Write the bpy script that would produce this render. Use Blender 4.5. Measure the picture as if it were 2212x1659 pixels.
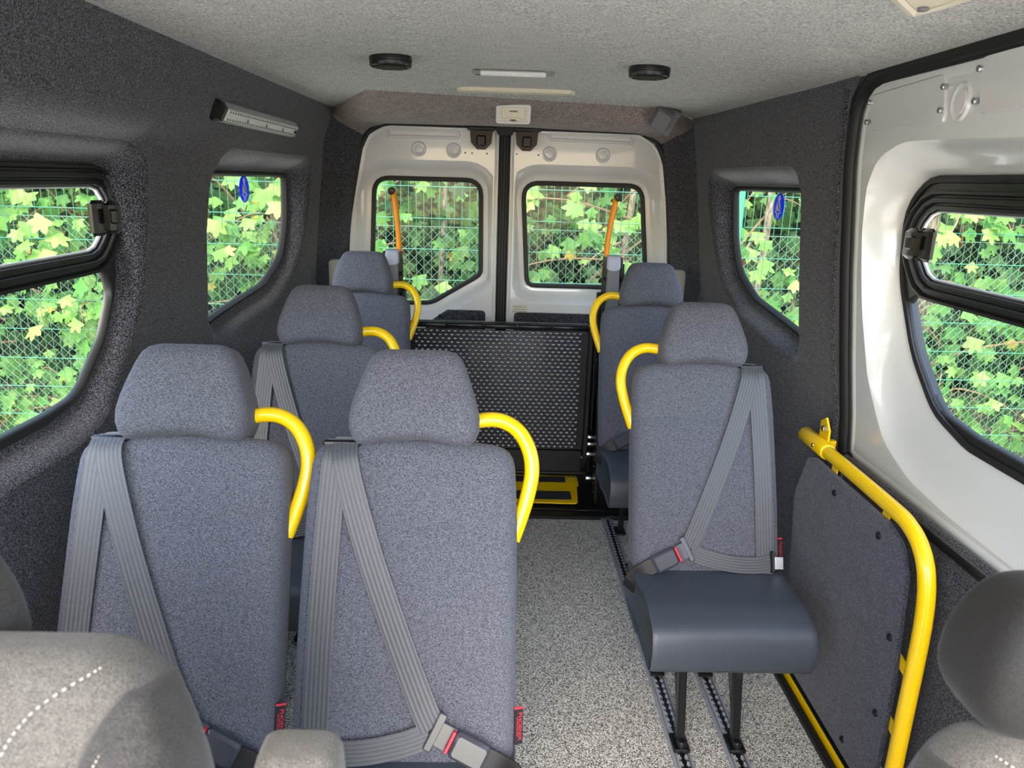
import bpy, bmesh, math, random
import numpy as np
from mathutils import Vector, Matrix
from mathutils.geometry import delaunay_2d_cdt

for o in list(bpy.data.objects):
    bpy.data.objects.remove(o)
SC = bpy.context.scene
COL = SC.collection
R = math.radians
random.seed(7)

# ------------------------------------------------------------------ camera, world, sun, exposure
FPX, ROLL, YAW, PIT, CAM_H = 1600.0, 0.03, 0.0236069, 0.2675074, 1.53
_f = Vector((math.sin(YAW) * math.cos(PIT), math.cos(YAW) * math.cos(PIT), -math.sin(PIT)))
_r = Vector((math.cos(YAW), -math.sin(YAW), 0))
_u = _r.cross(_f)
CR = _r * math.cos(ROLL) + _u * math.sin(ROLL)
CU = CR.cross(_f)
camd = bpy.data.cameras.new('camera')
cam = bpy.data.objects.new('camera', camd)
COL.objects.link(cam)
cam.matrix_world = Matrix((
    (CR.x, CU.x, -_f.x, 0), (CR.y, CU.y, -_f.y, 0), (CR.z, CU.z, -_f.z, CAM_H), (0, 0, 0, 1)))
camd.sensor_width = 36
camd.lens = 36 * FPX / 2212
camd.clip_start = 0.02
camd.dof.use_dof = True
camd.dof.focus_distance = 2.2
camd.dof.aperture_fstop = 7.0
SC.camera = cam
CO = Vector((0, 0, CAM_H))

SC.view_settings.view_transform = 'Standard'
SC.view_settings.look = 'None'
SC.view_settings.gamma = 1
SC.view_settings.use_curve_mapping = False
SC.view_settings.exposure = 0.55
SC.cycles.use_denoising = True
SC.cycles.max_bounces = 10
SC.cycles.diffuse_bounces = 5
SC.cycles.transparent_max_bounces = 16
SC.cycles.sample_clamp_indirect = 8

world = bpy.data.worlds.new('sky')
SC.world = world
world.use_nodes = True
wn = world.node_tree
wn.nodes.clear()
wo = wn.nodes.new('ShaderNodeOutputWorld')
wb = wn.nodes.new('ShaderNodeBackground')
ws = wn.nodes.new('ShaderNodeTexSky')
ws.sky_type = 'NISHITA'
ws.sun_disc = False
ws.sun_elevation = R(48)
ws.sun_rotation = R(190)
ws.air_density = 1.0
ws.dust_density = 3.0
wb.inputs[1].default_value = 1.0
wn.links.new(ws.outputs[0], wb.inputs[0])
wn.links.new(wb.outputs[0], wo.inputs[0])

sun = bpy.data.lights.new('sun', 'SUN')
sun.energy = 4.2
sun.angle = R(4)
sun.color = (1.0, 0.95, 0.85)
suno = bpy.data.objects.new('sun', sun)
COL.objects.link(suno)
suno.rotation_euler = Vector((-0.05, -0.45, 0.89)).to_track_quat('Z', 'Y').to_euler()


def ray(x, y):
    return (CR * ((x - 1106) / FPX) + CU * ((829.5 - y) / FPX) + _f)


def at(x, y, X=None, Y=None, Z=None):
    """the point of the plane X=, Y= or Z= that the photograph shows at pixel x, y"""
    d = ray(x, y)
    if X is not None:
        t = (X - CO.x) / d.x
    elif Y is not None:
        t = (Y - CO.y) / d.y
    else:
        t = (Z - CO.z) / d.z
    return CO + d * t


# ------------------------------------------------------------------ materials
def new_mat(name):
    m = bpy.data.materials.new(name)
    m.use_nodes = True
    nt = m.node_tree
    return m, nt, nt.nodes['Principled BSDF']


def lin(c):
    def g(v):
        v /= 255.0
        return v / 12.92 if v <= .04045 else ((v + .055) / 1.055) ** 2.4
    return (g(c[0]), g(c[1]), g(c[2]), 1)


def plain(name, col, rough=.5, metal=0, coat=0, spec=.5, bump=None, sheen=0):
    m, nt, b = new_mat(name)
    b.inputs['Base Color'].default_value = lin(col)
    b.inputs['Roughness'].default_value = rough
    b.inputs['Metallic'].default_value = metal
    b.inputs['Coat Weight'].default_value = coat
    b.inputs['Coat Roughness'].default_value = .05
    b.inputs['Specular IOR Level'].default_value = spec
    b.inputs['Sheen Weight'].default_value = sheen
    if bump:
        tc = nt.nodes.new('ShaderNodeTexCoord')
        n = nt.nodes.new('ShaderNodeTexNoise')
        n.inputs['Scale'].default_value = bump[0]
        n.inputs['Detail'].default_value = 3
        bp = nt.nodes.new('ShaderNodeBump')
        bp.inputs['Strength'].default_value = bump[1]
        bp.inputs['Distance'].default_value = .002
        nt.links.new(tc.outputs['Object'], n.inputs['Vector'])
        nt.links.new(n.outputs['Fac'], bp.inputs['Height'])
        nt.links.new(bp.outputs['Normal'], b.inputs['Normal'])
    return m


def fabric(name, c1, c2, scale=(1, 1, 1), s=500, lo=.35, hi=.65, sheen=.3, rough=.95, bumps=.5, big=0.0, dist=.0015, vor=0):
    """speckled cloth: two noise scales between two thread colours"""
    m, nt, b = new_mat(name)
    tc = nt.nodes.new('ShaderNodeTexCoord')
    mp = nt.nodes.new('ShaderNodeMapping')
    mp.inputs['Scale'].default_value = scale
    nt.links.new(tc.outputs['Object'], mp.inputs['Vector'])
    n = nt.nodes.new('ShaderNodeTexNoise')
    n.inputs['Scale'].default_value = s
    n.inputs['Detail'].default_value = 3
    n.inputs['Roughness'].default_value = .6
    nt.links.new(mp.outputs[0], n.inputs['Vector'])
    cr = nt.nodes.new('ShaderNodeValToRGB')
    cr.color_ramp.elements[0].position = lo
    cr.color_ramp.elements[1].position = hi
    cr.color_ramp.elements[0].color = lin(c1)
    cr.color_ramp.elements[1].color = lin(c2)
    if vor:
        vo = nt.nodes.new('ShaderNodeTexVoronoi'); vo.inputs['Scale'].default_value = vor
        nt.links.new(mp.outputs[0], vo.inputs['Vector'])
        sx = nt.nodes.new('ShaderNodeSeparateColor'); nt.links.new(vo.outputs['Color'], sx.inputs[0])
        nt.links.new(sx.outputs[0], cr.inputs[0])
    else:
        nt.links.new(n.outputs['Fac'], cr.inputs[0])
    src = cr.outputs[0]
    if big > 0:
        n2 = nt.nodes.new('ShaderNodeTexNoise')
        n2.inputs['Scale'].default_value = s / 9
        n2.inputs['Detail'].default_value = 4
        nt.links.new(mp.outputs[0], n2.inputs['Vector'])
        mr = nt.nodes.new('ShaderNodeMapRange')
        mr.inputs[1].default_value = .3
        mr.inputs[2].default_value = .7
        mr.inputs[3].default_value = 1 - big
        mr.inputs[4].default_value = 1 + big
        nt.links.new(n2.outputs['Fac'], mr.inputs[0])
        mx = nt.nodes.new('ShaderNodeVectorMath')
        mx.operation = 'SCALE'
        nt.links.new(src, mx.inputs[0])
        nt.links.new(mr.outputs[0], mx.inputs['Scale'])
        src = mx.outputs[0]
    nt.links.new(src, b.inputs['Base Color'])
    b.inputs['Roughness'].default_value = rough
    b.inputs['Specular IOR Level'].default_value = .25
    b.inputs['Sheen Weight'].default_value = sheen
    b.inputs['Sheen Roughness'].default_value = .45
    bp = nt.nodes.new('ShaderNodeBump')
    bp.inputs['Strength'].default_value = bumps
    bp.inputs['Distance'].default_value = dist
    nt.links.new(n.outputs['Fac'], bp.inputs['Height'])
    nt.links.new(bp.outputs['Normal'], b.inputs['Normal'])
    return m


M = {}
M['wall'] = fabric('charcoal_carpet', (13, 12, 14), (122, 121, 131), s=310, lo=.43, hi=.72, sheen=.25, bumps=1.0, big=.1)
M['ceiling'] = fabric('grey_headlining', (126, 124, 119), (208, 206, 200), s=300, lo=.36, hi=.64, sheen=.1, bumps=.5, big=.08, scale=(.6, 1, 1))
M['header'] = fabric('brownish_grey_carpet', (86, 78, 73), (170, 156, 148), s=280, lo=.36, hi=.64, sheen=.15, bumps=.7, big=.15)
M['seat'] = fabric('grey_melange_cloth', (42, 43, 50), (118, 120, 130), s=900, lo=.38, hi=.64, scale=(.35, 1, 1.4), sheen=.08, bumps=.15, big=.0)
M['seatside'] = fabric('dark_side_cloth', (36, 37, 46), (60, 61, 72), s=420, sheen=.15, bumps=.3)
M['floor'] = fabric('speckled_vinyl', (70, 74, 72), (236, 234, 224), s=300, lo=.15, hi=.85, sheen=0, rough=.45, bumps=.05, big=.05, vor=380)
M['panelcarpet'] = fabric('slate_carpet', (24, 25, 31), (92, 95, 110), s=330, sheen=.3, bumps=.9, big=.15)
M['frontfabric'] = fabric('taupe_weave', (56, 54, 51), (112, 109, 102), s=800, sheen=.2, bumps=.5, big=.1)
M['frontfabricdark'] = fabric('dark_taupe_weave', (40, 39, 37), (72, 70, 67), s=600, sheen=.2, bumps=.4, big=.12)
M['headleather'] = fabric('dark_grained_cover', (26, 25, 24), (44, 42, 40), s=700, sheen=.1, bumps=.2, rough=.6)
M['thread'] = plain('pale_thread', (176, 170, 156), .8)
M['threadgrey'] = plain('grey_thread', (96, 96, 106), .8)
M['vinyl'] = plain('slate_vinyl', (62, 68, 77), .42, spec=.5, bump=(900, .15))
M['white'] = plain('white_paint', (226, 226, 222), .22, coat=.7)
M['white2'] = plain('white_paint_plate', (226, 225, 222), .12, coat=1)
M['yellow'] = plain('yellow_powder_coat', (252, 206, 0), .28, coat=.5)
M['orange'] = plain('amber_tube', (255, 158, 0), .4)
M['black'] = plain('black_plastic', (22, 22, 23), .35, bump=(600, .1))
M['blackgloss'] = plain('gloss_black_plastic', (26, 25, 25), .15, coat=.6)
M['rubber'] = plain('black_rubber', (25, 24, 24), .55)
M['frameblack'] = plain('window_frame_black', (34, 35, 33), .38)
M['blackmetal'] = plain('black_powder_coat', (15, 16, 18), .4, coat=.15, spec=.4)
M['treadmetal'] = plain('glint_tread', (150, 154, 160), .2, metal=.9, coat=.3)  # paler than the black platform: glints on the bumps put into its colour
M['steel'] = plain('bright_steel', (200, 202, 204), .25, metal=1)
M['alu'] = plain('aluminium_track', (184, 188, 190), .35, metal=.35)
M['aluside'] = plain('grey_track_edge', (142, 148, 154), .5)
M['silver'] = plain('satin_silver', (198, 200, 200), .35, metal=.6)
M['greyplastic'] = plain('grey_plastic', (112, 112, 114), .5, bump=(500, .1))
M['lightgrey'] = plain('light_grey_plastic', (178, 180, 196), .4)
M['palegrey'] = plain('pale_grey_plastic', (170, 170, 160), .5)
M['cream'] = plain('cream_lens', (232, 222, 196), .35, coat=.3)
M['creamdeep'] = plain('cream_inner_lens', (218, 208, 182), .3)
M['whiteplastic'] = plain('white_plastic', (228, 228, 224), .35)
M['buckle'] = plain('buckle_plastic', (62, 64, 70), .3, coat=.2)
M['red'] = plain('red_plastic', (216, 40, 62), .45)
M['blue'] = plain('sticker_blue', (24, 72, 196), .45)
def vinyl_sticker(name, col):
    m, nt, b = new_mat(name)
    b.inputs['Base Color'].default_value = lin(col); b.inputs['Roughness'].default_value = .45
    t = nt.nodes.new('ShaderNodeBsdfTranslucent'); t.inputs[0].default_value = lin(col)
    x = nt.nodes.new('ShaderNodeMixShader'); x.inputs[0].default_value = .55
    nt.links.new(b.outputs[0], x.inputs[1]); nt.links.new(t.outputs[0], x.inputs[2]); nt.links.new(x.outputs[0], nt.nodes['Material Output'].inputs[0])
    return m


M['blue'] = vinyl_sticker('sticker_blue', (30, 84, 214))
M['stickerlight'] = vinyl_sticker('sticker_white', (240, 244, 248))
M['stickerwhite'] = plain('sticker_white', (232, 236, 240), .5)
M['stickercream'] = plain('label_cream', (226, 218, 200), .5)
M['ink'] = plain('label_ink', (40, 38, 36), .6)
M['tagblack'] = plain('woven_tag_black', (26, 22, 26), .8)
M['tagred'] = plain('woven_tag_red', (206, 44, 62), .8)
M['tagyellow'] = plain('woven_tag_yellow', (226, 180, 60), .8)
M['wire'] = plain('green_coated_wire', (40, 108, 88), .5)
M['chain'] = plain('galvanised_chain_wire', (86, 112, 96), .5, metal=.1)
M['grip'] = plain('anti_slip_strip', (44, 46, 54), .9, bump=(700, .6))


def webbing():
    m, nt, b = new_mat('belt_webbing')
    uv = nt.nodes.new('ShaderNodeUVMap')
    sp = nt.nodes.new('ShaderNodeSeparateXYZ')
    nt.links.new(uv.outputs[0], sp.inputs[0])
    w = nt.nodes.new('ShaderNodeMath'); w.operation = 'MULTIPLY'; w.inputs[1].default_value = 2 * math.pi * 6
    nt.links.new(sp.outputs[0], w.inputs[0])
    sn = nt.nodes.new('ShaderNodeMath'); sn.operation = 'SINE'
    nt.links.new(w.outputs[0], sn.inputs[0])
    w2 = nt.nodes.new('ShaderNodeMath'); w2.operation = 'MULTIPLY'; w2.inputs[1].default_value = 2600
    nt.links.new(sp.outputs[1], w2.inputs[0])
    s2 = nt.nodes.new('ShaderNodeMath'); s2.operation = 'SINE'
    nt.links.new(w2.outputs[0], s2.inputs[0])
    ad = nt.nodes.new('ShaderNodeMath'); ad.operation = 'MULTIPLY_ADD'; ad.inputs[1].default_value = .5
    nt.links.new(s2.outputs[0], ad.inputs[0]); nt.links.new(sn.outputs[0], ad.inputs[2])
    cr = nt.nodes.new('ShaderNodeValToRGB')
    cr.color_ramp.elements[0].color = lin((50, 52, 56))
    cr.color_ramp.elements[1].color = lin((74, 77, 82))
    mr = nt.nodes.new('ShaderNodeMapRange')
    mr.inputs[1].default_value = -1.5; mr.inputs[2].default_value = 1.5
    nt.links.new(ad.outputs[0], mr.inputs[0]); nt.links.new(mr.outputs[0], cr.inputs[0])
    nt.links.new(cr.outputs[0], b.inputs['Base Color'])
    b.inputs['Roughness'].default_value = .42
    b.inputs['Specular IOR Level'].default_value = .6
    b.inputs['Sheen Weight'].default_value = .3
    bp = nt.nodes.new('ShaderNodeBump'); bp.inputs['Strength'].default_value = .2; bp.inputs['Distance'].default_value = .0006
    nt.links.new(ad.outputs[0], bp.inputs['Height']); nt.links.new(bp.outputs[0], b.inputs['Normal'])
    return m


M['belt'] = webbing()


def glass_mat(name, tint=(.93, .97, .94, 1), k=1.0):
    m = bpy.data.materials.new(name); m.use_nodes = True
    nt = m.node_tree; nt.nodes.clear()
    o = nt.nodes.new('ShaderNodeOutputMaterial')
    t = nt.nodes.new('ShaderNodeBsdfTransparent'); t.inputs[0].default_value = tint
    g = nt.nodes.new('ShaderNodeBsdfGlossy'); g.inputs['Roughness'].default_value = .02
    geo = nt.nodes.new('ShaderNodeNewGeometry')
    dt = nt.nodes.new('ShaderNodeVectorMath'); dt.operation = 'DOT_PRODUCT'
    nt.links.new(geo.outputs['Normal'], dt.inputs[0]); nt.links.new(geo.outputs['Incoming'], dt.inputs[1])
    ab = nt.nodes.new('ShaderNodeMath'); ab.operation = 'ABSOLUTE'
    nt.links.new(dt.outputs['Value'], ab.inputs[0])
    om = nt.nodes.new('ShaderNodeMath'); om.operation = 'SUBTRACT'; om.inputs[0].default_value = 1
    nt.links.new(ab.outputs[0], om.inputs[1])
    pw = nt.nodes.new('ShaderNodeMath'); pw.operation = 'POWER'; pw.inputs[1].default_value = 5
    nt.links.new(om.outputs[0], pw.inputs[0])
    ma = nt.nodes.new('ShaderNodeMath'); ma.operation = 'MULTIPLY_ADD'; ma.inputs[1].default_value = .9 * k; ma.inputs[2].default_value = .035 * k
    ma.use_clamp = True
    nt.links.new(pw.outputs[0], ma.inputs[0])
    mx = nt.nodes.new('ShaderNodeMixShader')
    nt.links.new(ma.outputs[0], mx.inputs[0])
    nt.links.new(t.outputs[0], mx.inputs[1]); nt.links.new(g.outputs[0], mx.inputs[2])
    nt.links.new(mx.outputs[0], o.inputs[0])
    return m


M['glass'] = glass_mat('window_glass')
M['clear'] = glass_mat('clear_plastic', (.86, .88, .88, 1), 2.0)


def leaf_mat(name, ca, cb, cc):
    m, nt, b = new_mat(name)
    geo = nt.nodes.new('ShaderNodeNewGeometry')
    cr = nt.nodes.new('ShaderNodeValToRGB')
    e = cr.color_ramp.elements
    e[0].color = lin(ca); e[1].color = lin(cc)
    x = e.new(.55); x.color = lin(cb)
    nt.links.new(geo.outputs['Random Per Island'], cr.inputs[0])
    nt.links.new(cr.outputs[0], b.inputs['Base Color'])
    b.inputs['Roughness'].default_value = .5
    b.inputs['Specular IOR Level'].default_value = .3
    tr = nt.nodes.new('ShaderNodeBsdfTranslucent')
    nt.links.new(cr.outputs[0], tr.inputs[0])
    mx = nt.nodes.new('ShaderNodeMixShader'); mx.inputs[0].default_value = .4
    out = nt.nodes['Material Output']
    nt.links.new(b.outputs[0], mx.inputs[1]); nt.links.new(tr.outputs[0], mx.inputs[2])
    nt.links.new(mx.outputs[0], out.inputs[0])
    return m


M['leaf'] = leaf_mat('sycamore_leaf', (66, 114, 50), (102, 146, 66), (130, 166, 82))
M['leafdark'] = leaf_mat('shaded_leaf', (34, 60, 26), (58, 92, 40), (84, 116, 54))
M['leafyellow'] = leaf_mat('young_leaf', (160, 150, 56), (180, 160, 70), (180, 128, 72))
M['bark'] = fabric('grey_brown_bark', (78, 68, 56), (150, 136, 118), s=30, scale=(2, 2, .5), sheen=0, bumps=1, dist=.01)
M['twig'] = plain('red_brown_twig', (136, 100, 78), .8)
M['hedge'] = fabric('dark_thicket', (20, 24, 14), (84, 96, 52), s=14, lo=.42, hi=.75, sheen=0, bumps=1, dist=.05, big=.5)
M['ground'] = fabric('leaf_litter_ground', (60, 54, 38), (120, 108, 82), s=30, sheen=0, bumps=1, dist=.01)
M['tarmac'] = fabric('pale_bounce_yard', (176, 174, 168), (208, 206, 200), s=60, sheen=0, bumps=.6, dist=.003)  # yard paler than tarmac, made so to bounce sunlight up to the ceiling


# ------------------------------------------------------------------ geometry helpers
class MB:
    def __init__(s):
        s.v = []; s.f = []; s.uv = {}

    def add(s, vs, fs, uvs=None):
        n = len(s.v)
        s.v += [tuple(p) for p in vs]
        for i, f in enumerate(fs):
            s.f.append(tuple(k + n for k in f))
            if uvs:
                s.uv[len(s.f) - 1] = uvs[i]
        return s

    def box(s, c, size, rot=None, bev=0):
        hx, hy, hz = size[0] / 2, size[1] / 2, size[2] / 2
        if bev > 0:
            b = bev
            rings = []
            for z, k in ((-hz, b), (-hz + b, 0), (hz - b, 0), (hz, b)):
                x, y = hx - k, hy - k
                cc = b if k == 0 else b * .6
                rings.append([Vector(p) for p in ((-x + cc, -y, z), (x - cc, -y, z), (x, -y + cc, z), (x, y - cc, z), (x - cc, y, z), (-x + cc, y, z), (-x, y - cc, z), (-x, -y + cc, z))])
            t = MB().loft(rings, cap=True)
            vs, fs = [Vector(p) for p in t.v], t.f
        else:
            vs = [Vector((x, y, z)) for z in (-hz, hz) for x, y in ((-hx, -hy), (hx, -hy), (hx, hy), (-hx, hy))]
            fs = [(0, 3, 2, 1), (4, 5, 6, 7), (0, 1, 5, 4), (1, 2, 6, 5), (2, 3, 7, 6), (3, 0, 4, 7)]
        c = Vector(c)
        if rot is not None:
            vs = [rot @ p for p in vs]
        return s.add([p + c for p in vs], fs)

    def loft(s, rings, cap=False, closed=True, flip=False):
        n = len(rings[0]); vs = [p for r in rings for p in r]; fs = []
        for i in range(len(rings) - 1):
            for j in range(n if closed else n - 1):
                a, b = i * n + j, i * n + (j + 1) % n
                q = (a, b, b + n, a + n)
                fs.append(q[::-1] if flip else q)
        if cap:
            a = tuple(range(n))[::-1]; b = tuple(range((len(rings) - 1) * n, len(rings) * n))
            fs += [a[::-1], b[::-1]] if flip else [a, b]
        return s.add(vs, fs)

    def tube(s, pts, r, n=12, cap=True):
        pts = [Vector(p) for p in pts]
        rs = r if isinstance(r, (list, tuple)) else [r] * len(pts)
        T = []
        for i in range(len(pts)):
            a = pts[max(i - 1, 0)]; b = pts[min(i + 1, len(pts) - 1)]
            T.append((b - a).normalized())
        up = Vector((0, 0, 1)) if abs(T[0].z) < .9 else Vector((1, 0, 0))
        N = (up - T[0] * up.dot(T[0])).normalized()
        rings = []
        for i, p in enumerate(pts):
            N = (N - T[i] * N.dot(T[i])).normalized()
            B = T[i].cross(N)
            rings.append([p + (N * math.cos(2 * math.pi * k / n) + B * math.sin(2 * math.pi * k / n)) * rs[i] for k in range(n)])
        return s.loft(rings, cap=cap)

    def cyl(s, a, b, r, n=20, bev=0):
        a = Vector(a); b = Vector(b); d = (b - a)
        L = d.length; d.normalize()
        if bev:
            return s.tube([a, a + d * bev * .3, a + d * bev, b - d * bev, b - d * bev * .3, b], [r - bev, r - bev * .35, r, r, r - bev * .35, r - bev], n)
        return s.tube([a, b], r, n)

    def ribbon(s, pts, nrm, width, th=.0016):
        """a strap: pts run along it, nrm = facing direction, flat of thickness th"""
        pts = [Vector(p) for p in pts]; n = len(pts); L = 0
        nr = nrm if isinstance(nrm, list) else [nrm] * n
        vs = []; Ls = []
        for i, p in enumerate(pts):
            t = (pts[min(i + 1, n - 1)] - pts[max(i - 1, 0)]).normalized()
            nn = Vector(nr[i]); nn = (nn - t * nn.dot(t)).normalized()
            side = t.cross(nn).normalized()
            if i: L += (p - pts[i - 1]).length
            Ls.append(L)
            w = width / 2
            vs += [p - side * w, p + side * w, p + side * w + nn * th, p - side * w + nn * th]
        fs = []; uv = []
        for i in range(n - 1):
            a = i * 4; b = a + 4
            for q, us in (((a, a + 1, b + 1, b), (0, 1, 1, 0)), ((a + 1, a + 2, b + 2, b + 1), (1, 1, 1, 1)),
                          ((a + 2, a + 3, b + 3, b + 2), (1, 0, 0, 1)), ((a + 3, a, b, b + 3), (0, 0, 0, 0))):
                fs.append(q)
                uv.append(((us[0], Ls[i]), (us[1], Ls[i]), (us[2], Ls[i + 1]), (us[3], Ls[i + 1])))
        fs += [(3, 2, 1, 0), (n * 4 - 4, n * 4 - 3, n * 4 - 2, n * 4 - 1)]
        uv += [((0, 0),) * 4, ((0, 0),) * 4]
        return s.add(vs, fs, uv)

    def prism(s, poly, fmap, t0, t1):
        """2-D polygon extruded: fmap(u, v, t) -> point"""
        n = len(poly)
        vs = [fmap(u, v, t) for t in (t0, t1) for u, v in poly]
        fs = [tuple(range(n))[::-1], tuple(range(n, 2 * n))] + [(i, (i + 1) % n, n + (i + 1) % n, n + i) for i in range(n)]
        return s.add(vs, fs)

    def mirror(s, sx):
        if sx < 0:
            s.v = [(-x, y, z) for x, y, z in s.v]
            s.uv = {i: tuple(u[::-1]) for i, u in s.uv.items()}
            s.f = [f[::-1] for f in s.f]
        return s

    def build(s, name, mat, parent=None, smooth=True, angle=40):
        me = bpy.data.meshes.new(name)
        vs = s.v
        if parent is not None:
            inv = world_of(parent).inverted()
            vs = [inv @ Vector(p) for p in vs]
        me.from_pydata([tuple(p) for p in vs], [], s.f)
        if s.uv:
            l = me.uv_layers.new(name='UVMap')
            for i, p in enumerate(me.polygons):
                u = s.uv.get(i)
                for k, li in enumerate(p.loop_indices):
                    l.data[li].uv = u[k] if u else (0, 0)
        me.materials.append(M[mat])
        me.validate()
        bm = bmesh.new(); bm.from_mesh(me)
        bmesh.ops.recalc_face_normals(bm, faces=bm.faces)
        bm.to_mesh(me); bm.free()
        if smooth:
            me.polygons.foreach_set('use_smooth', [True] * len(me.polygons))
            try:
                me.set_sharp_from_angle(angle=R(angle))
            except Exception:
                pass
        o = bpy.data.objects.new(name, me)
        COL.objects.link(o)
        if parent is not None:
            o.parent = parent
        return o


WM = {}


def world_of(o):
    m = Matrix.LocRotScale(o.location, o.rotation_euler, o.scale)
    return world_of(o.parent) @ m if o.parent else m


def tag(o, label=None, cat=None, group=None, kind=None):
    if label: o['label'] = label
    if cat: o['category'] = cat
    if group: o['group'] = group
    if kind: o['kind'] = kind
    return o


def empty(name, loc=(0, 0, 0), **k):
    o = bpy.data.objects.new(name, None)
    COL.objects.link(o); o.location = loc; o.empty_display_size = .1
    return tag(o, **k)


def struct(name, loc=(0, 0, 0)):
    return empty(name, loc, kind='structure')


def rounded(pts, r, seg=6):
    """2-D polygon with rounded corners; r one radius or a list"""
    n = len(pts); out = []
    rs = r if isinstance(r, (list, tuple)) else [r] * n
    for i in range(n):
        p = Vector(pts[i]); a = Vector(pts[i - 1]) - p; b = Vector(pts[(i + 1) % n]) - p
        la, lb = a.length, b.length
        a.normalize(); b.normalize()
        ang = math.acos(max(-1, min(1, a.dot(b))))
        if rs[i] <= 0 or ang > 3.1:
            out.append((p.x, p.y)); continue
        d = min(rs[i] / math.tan(ang / 2), la * .49, lb * .49)
        p0 = p + a * d; p1 = p + b * d
        for k in range(seg + 1):
            t = k / seg
            q = p0 * (1 - t) ** 2 + p * 2 * t * (1 - t) + p1 * t * t
            out.append((q.x, q.y))
    return out


def resample(pts, n, closed=True):
    P = [Vector(p) for p in pts]
    if closed: P = P + [P[0]]
    L = [0]
    for i in range(1, len(P)): L.append(L[-1] + (P[i] - P[i - 1]).length)
    out = []; j = 0
    for k in range(n):
        t = L[-1] * k / (n if closed else n - 1)
        while j < len(L) - 2 and L[j + 1] < t: j += 1
        seg = L[j + 1] - L[j]
        u = (t - L[j]) / seg if seg > 1e-9 else 0
        out.append(P[j].lerp(P[j + 1], min(u, 1)))
    return out


def area2(p):
    return sum(p[i - 1][0] * p[i][1] - p[i][0] * p[i - 1][1] for i in range(len(p))) / 2


def ccw(p):
    return list(p) if area2(p) > 0 else list(p)[::-1]


def offset(poly, d):
    """outward offset of a ccw outline (list of 2-D points), same count"""
    n = len(poly); out = []
    for i in range(n):
        a = Vector(poly[i - 1]); b = Vector(poly[(i + 1) % n]); t = (b - a)
        if t.length < 1e-9: t = Vector((1, 0))
        t.normalize()
        out.append((poly[i][0] + t.y * d, poly[i][1] - t.x * d))
    return out


def inside(p, poly):
    x, y = p; c = False; n = len(poly); j = n - 1
    for i in range(n):
        xi, yi = poly[i][0], poly[i][1]; xj, yj = poly[j][0], poly[j][1]
        if (yi > y) != (yj > y) and x < (xj - xi) * (y - yi) / (yj - yi) + xi: c = not c
        j = i
    return c


def seg_dist(p, poly):
    a = np.array([(q[0], q[1]) for q in poly]); b = np.roll(a, -1, 0); d = b - a
    q = np.array([p[0], p[1]])
    t = np.clip(((q - a) * d).sum(1) / np.maximum((d * d).sum(1), 1e-12), 0, 1)
    return float(np.min(np.linalg.norm(a + d * t[:, None] - q, axis=1)))


def sheet(mb, outer, holes, fmap, grid=.05, thick=None):
    """flat outline with holes, triangulated with inner points and mapped to 3-D"""
    outer = [tuple(p[:2]) for p in outer]; holes = [[tuple(p[:2]) for p in h] for h in holes]
    vs = []; es = []
    for loop in [outer] + holes:
        n0 = len(vs); vs += [Vector(p) for p in loop]
        es += [(n0 + i, n0 + (i + 1) % len(loop)) for i in range(len(loop))]
    if grid:
        xs = [p[0] for p in outer]; ys = [p[1] for p in outer]
        x = min(xs) + grid / 2
        while x < max(xs):
            y = min(ys) + grid / 2
            while y < max(ys):
                if inside((x, y), outer) and not any(inside((x, y), h) for h in holes) and \
                        all(seg_dist((x, y), l) > grid * .35 for l in [outer] + holes):
                    vs.append(Vector((x, y)))
                y += grid
            x += grid
    V, E_, F_, *_ = delaunay_2d_cdt(vs, es, [], 0, 1e-6)
    keep = []
    for f in F_:
        c = (sum(V[i].x for i in f) / len(f), sum(V[i].y for i in f) / len(f))
        if inside(c, outer) and not any(inside(c, h) for h in holes): keep.append(tuple(f))
    mb.add([fmap(v.x, v.y) for v in V], keep)
    return mb


def lerp_table(tab, z):
    """tab sorted by descending z: (z, value)"""
    if z >= tab[0][0]: return tab[0][1]
    for (z0, a), (z1, b) in zip(tab, tab[1:]):
        if z >= z1: return b + (a - b) * (z - z1) / (z0 - z1)
    return tab[-1][1]


def smooth01(t):
    t = max(0, min(1, t)); return t * t * (3 - 2 * t)


# wall surfaces: x as a function of z and y, front profile blending into the narrower rear one
WLF = [(1.84, -.785), (1.74, -.815), (1.66, -.850), (1.58, -.888), (1.50, -.918), (1.34, -.942), (1.05, -.960), (.97, -.955), (.88, -.930), (.78, -.912), (.6, -.905), (0, -.905)]
WLR = [(1.84, -.775), (1.69, -.826), (1.38, -.860), (1.05, -.890), (.97, -.880), (.85, -.848), (.7, -.835), (0, -.835)]
WRF = [(1.84, .955), (1.78, .958), (1.545, .968), (1.285, .995), (1.08, 1.020), (.86, 1.065), (0, 1.075)]
WRR = [(1.84, .895), (1.66, .925), (1.32, .972), (1.04, 1.005), (.95, .985), (.84, .945), (.7, .93), (0, .93)]


def WL(y, z):
    t = smooth01((y - 2.6) / 1.05)
    a = lerp_table(WLF, z)
    k = 1 - smooth01((y - 1.9) / .5)
    a += .035 * k * math.exp(-((z - 1.665) / .035) ** 2) * (z < 1.8) - .03 * k * math.exp(-((z - 1.60) / .03) ** 2)
    return a * (1 - t) + lerp_table(WLR, z) * t


def WR(y, z):
    t = smooth01((y - 2.3) / 1.3)
    return lerp_table(WRF, z) * (1 - t) + lerp_table(WRR, z) * t


def cz(x, y=0):
    return 1.83 + .04 * (1 - min(1, abs((x - .06) / .86)) ** 3)


def PT(l, **k):
    return [at(x, y, **k) for x, y in l]


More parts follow.
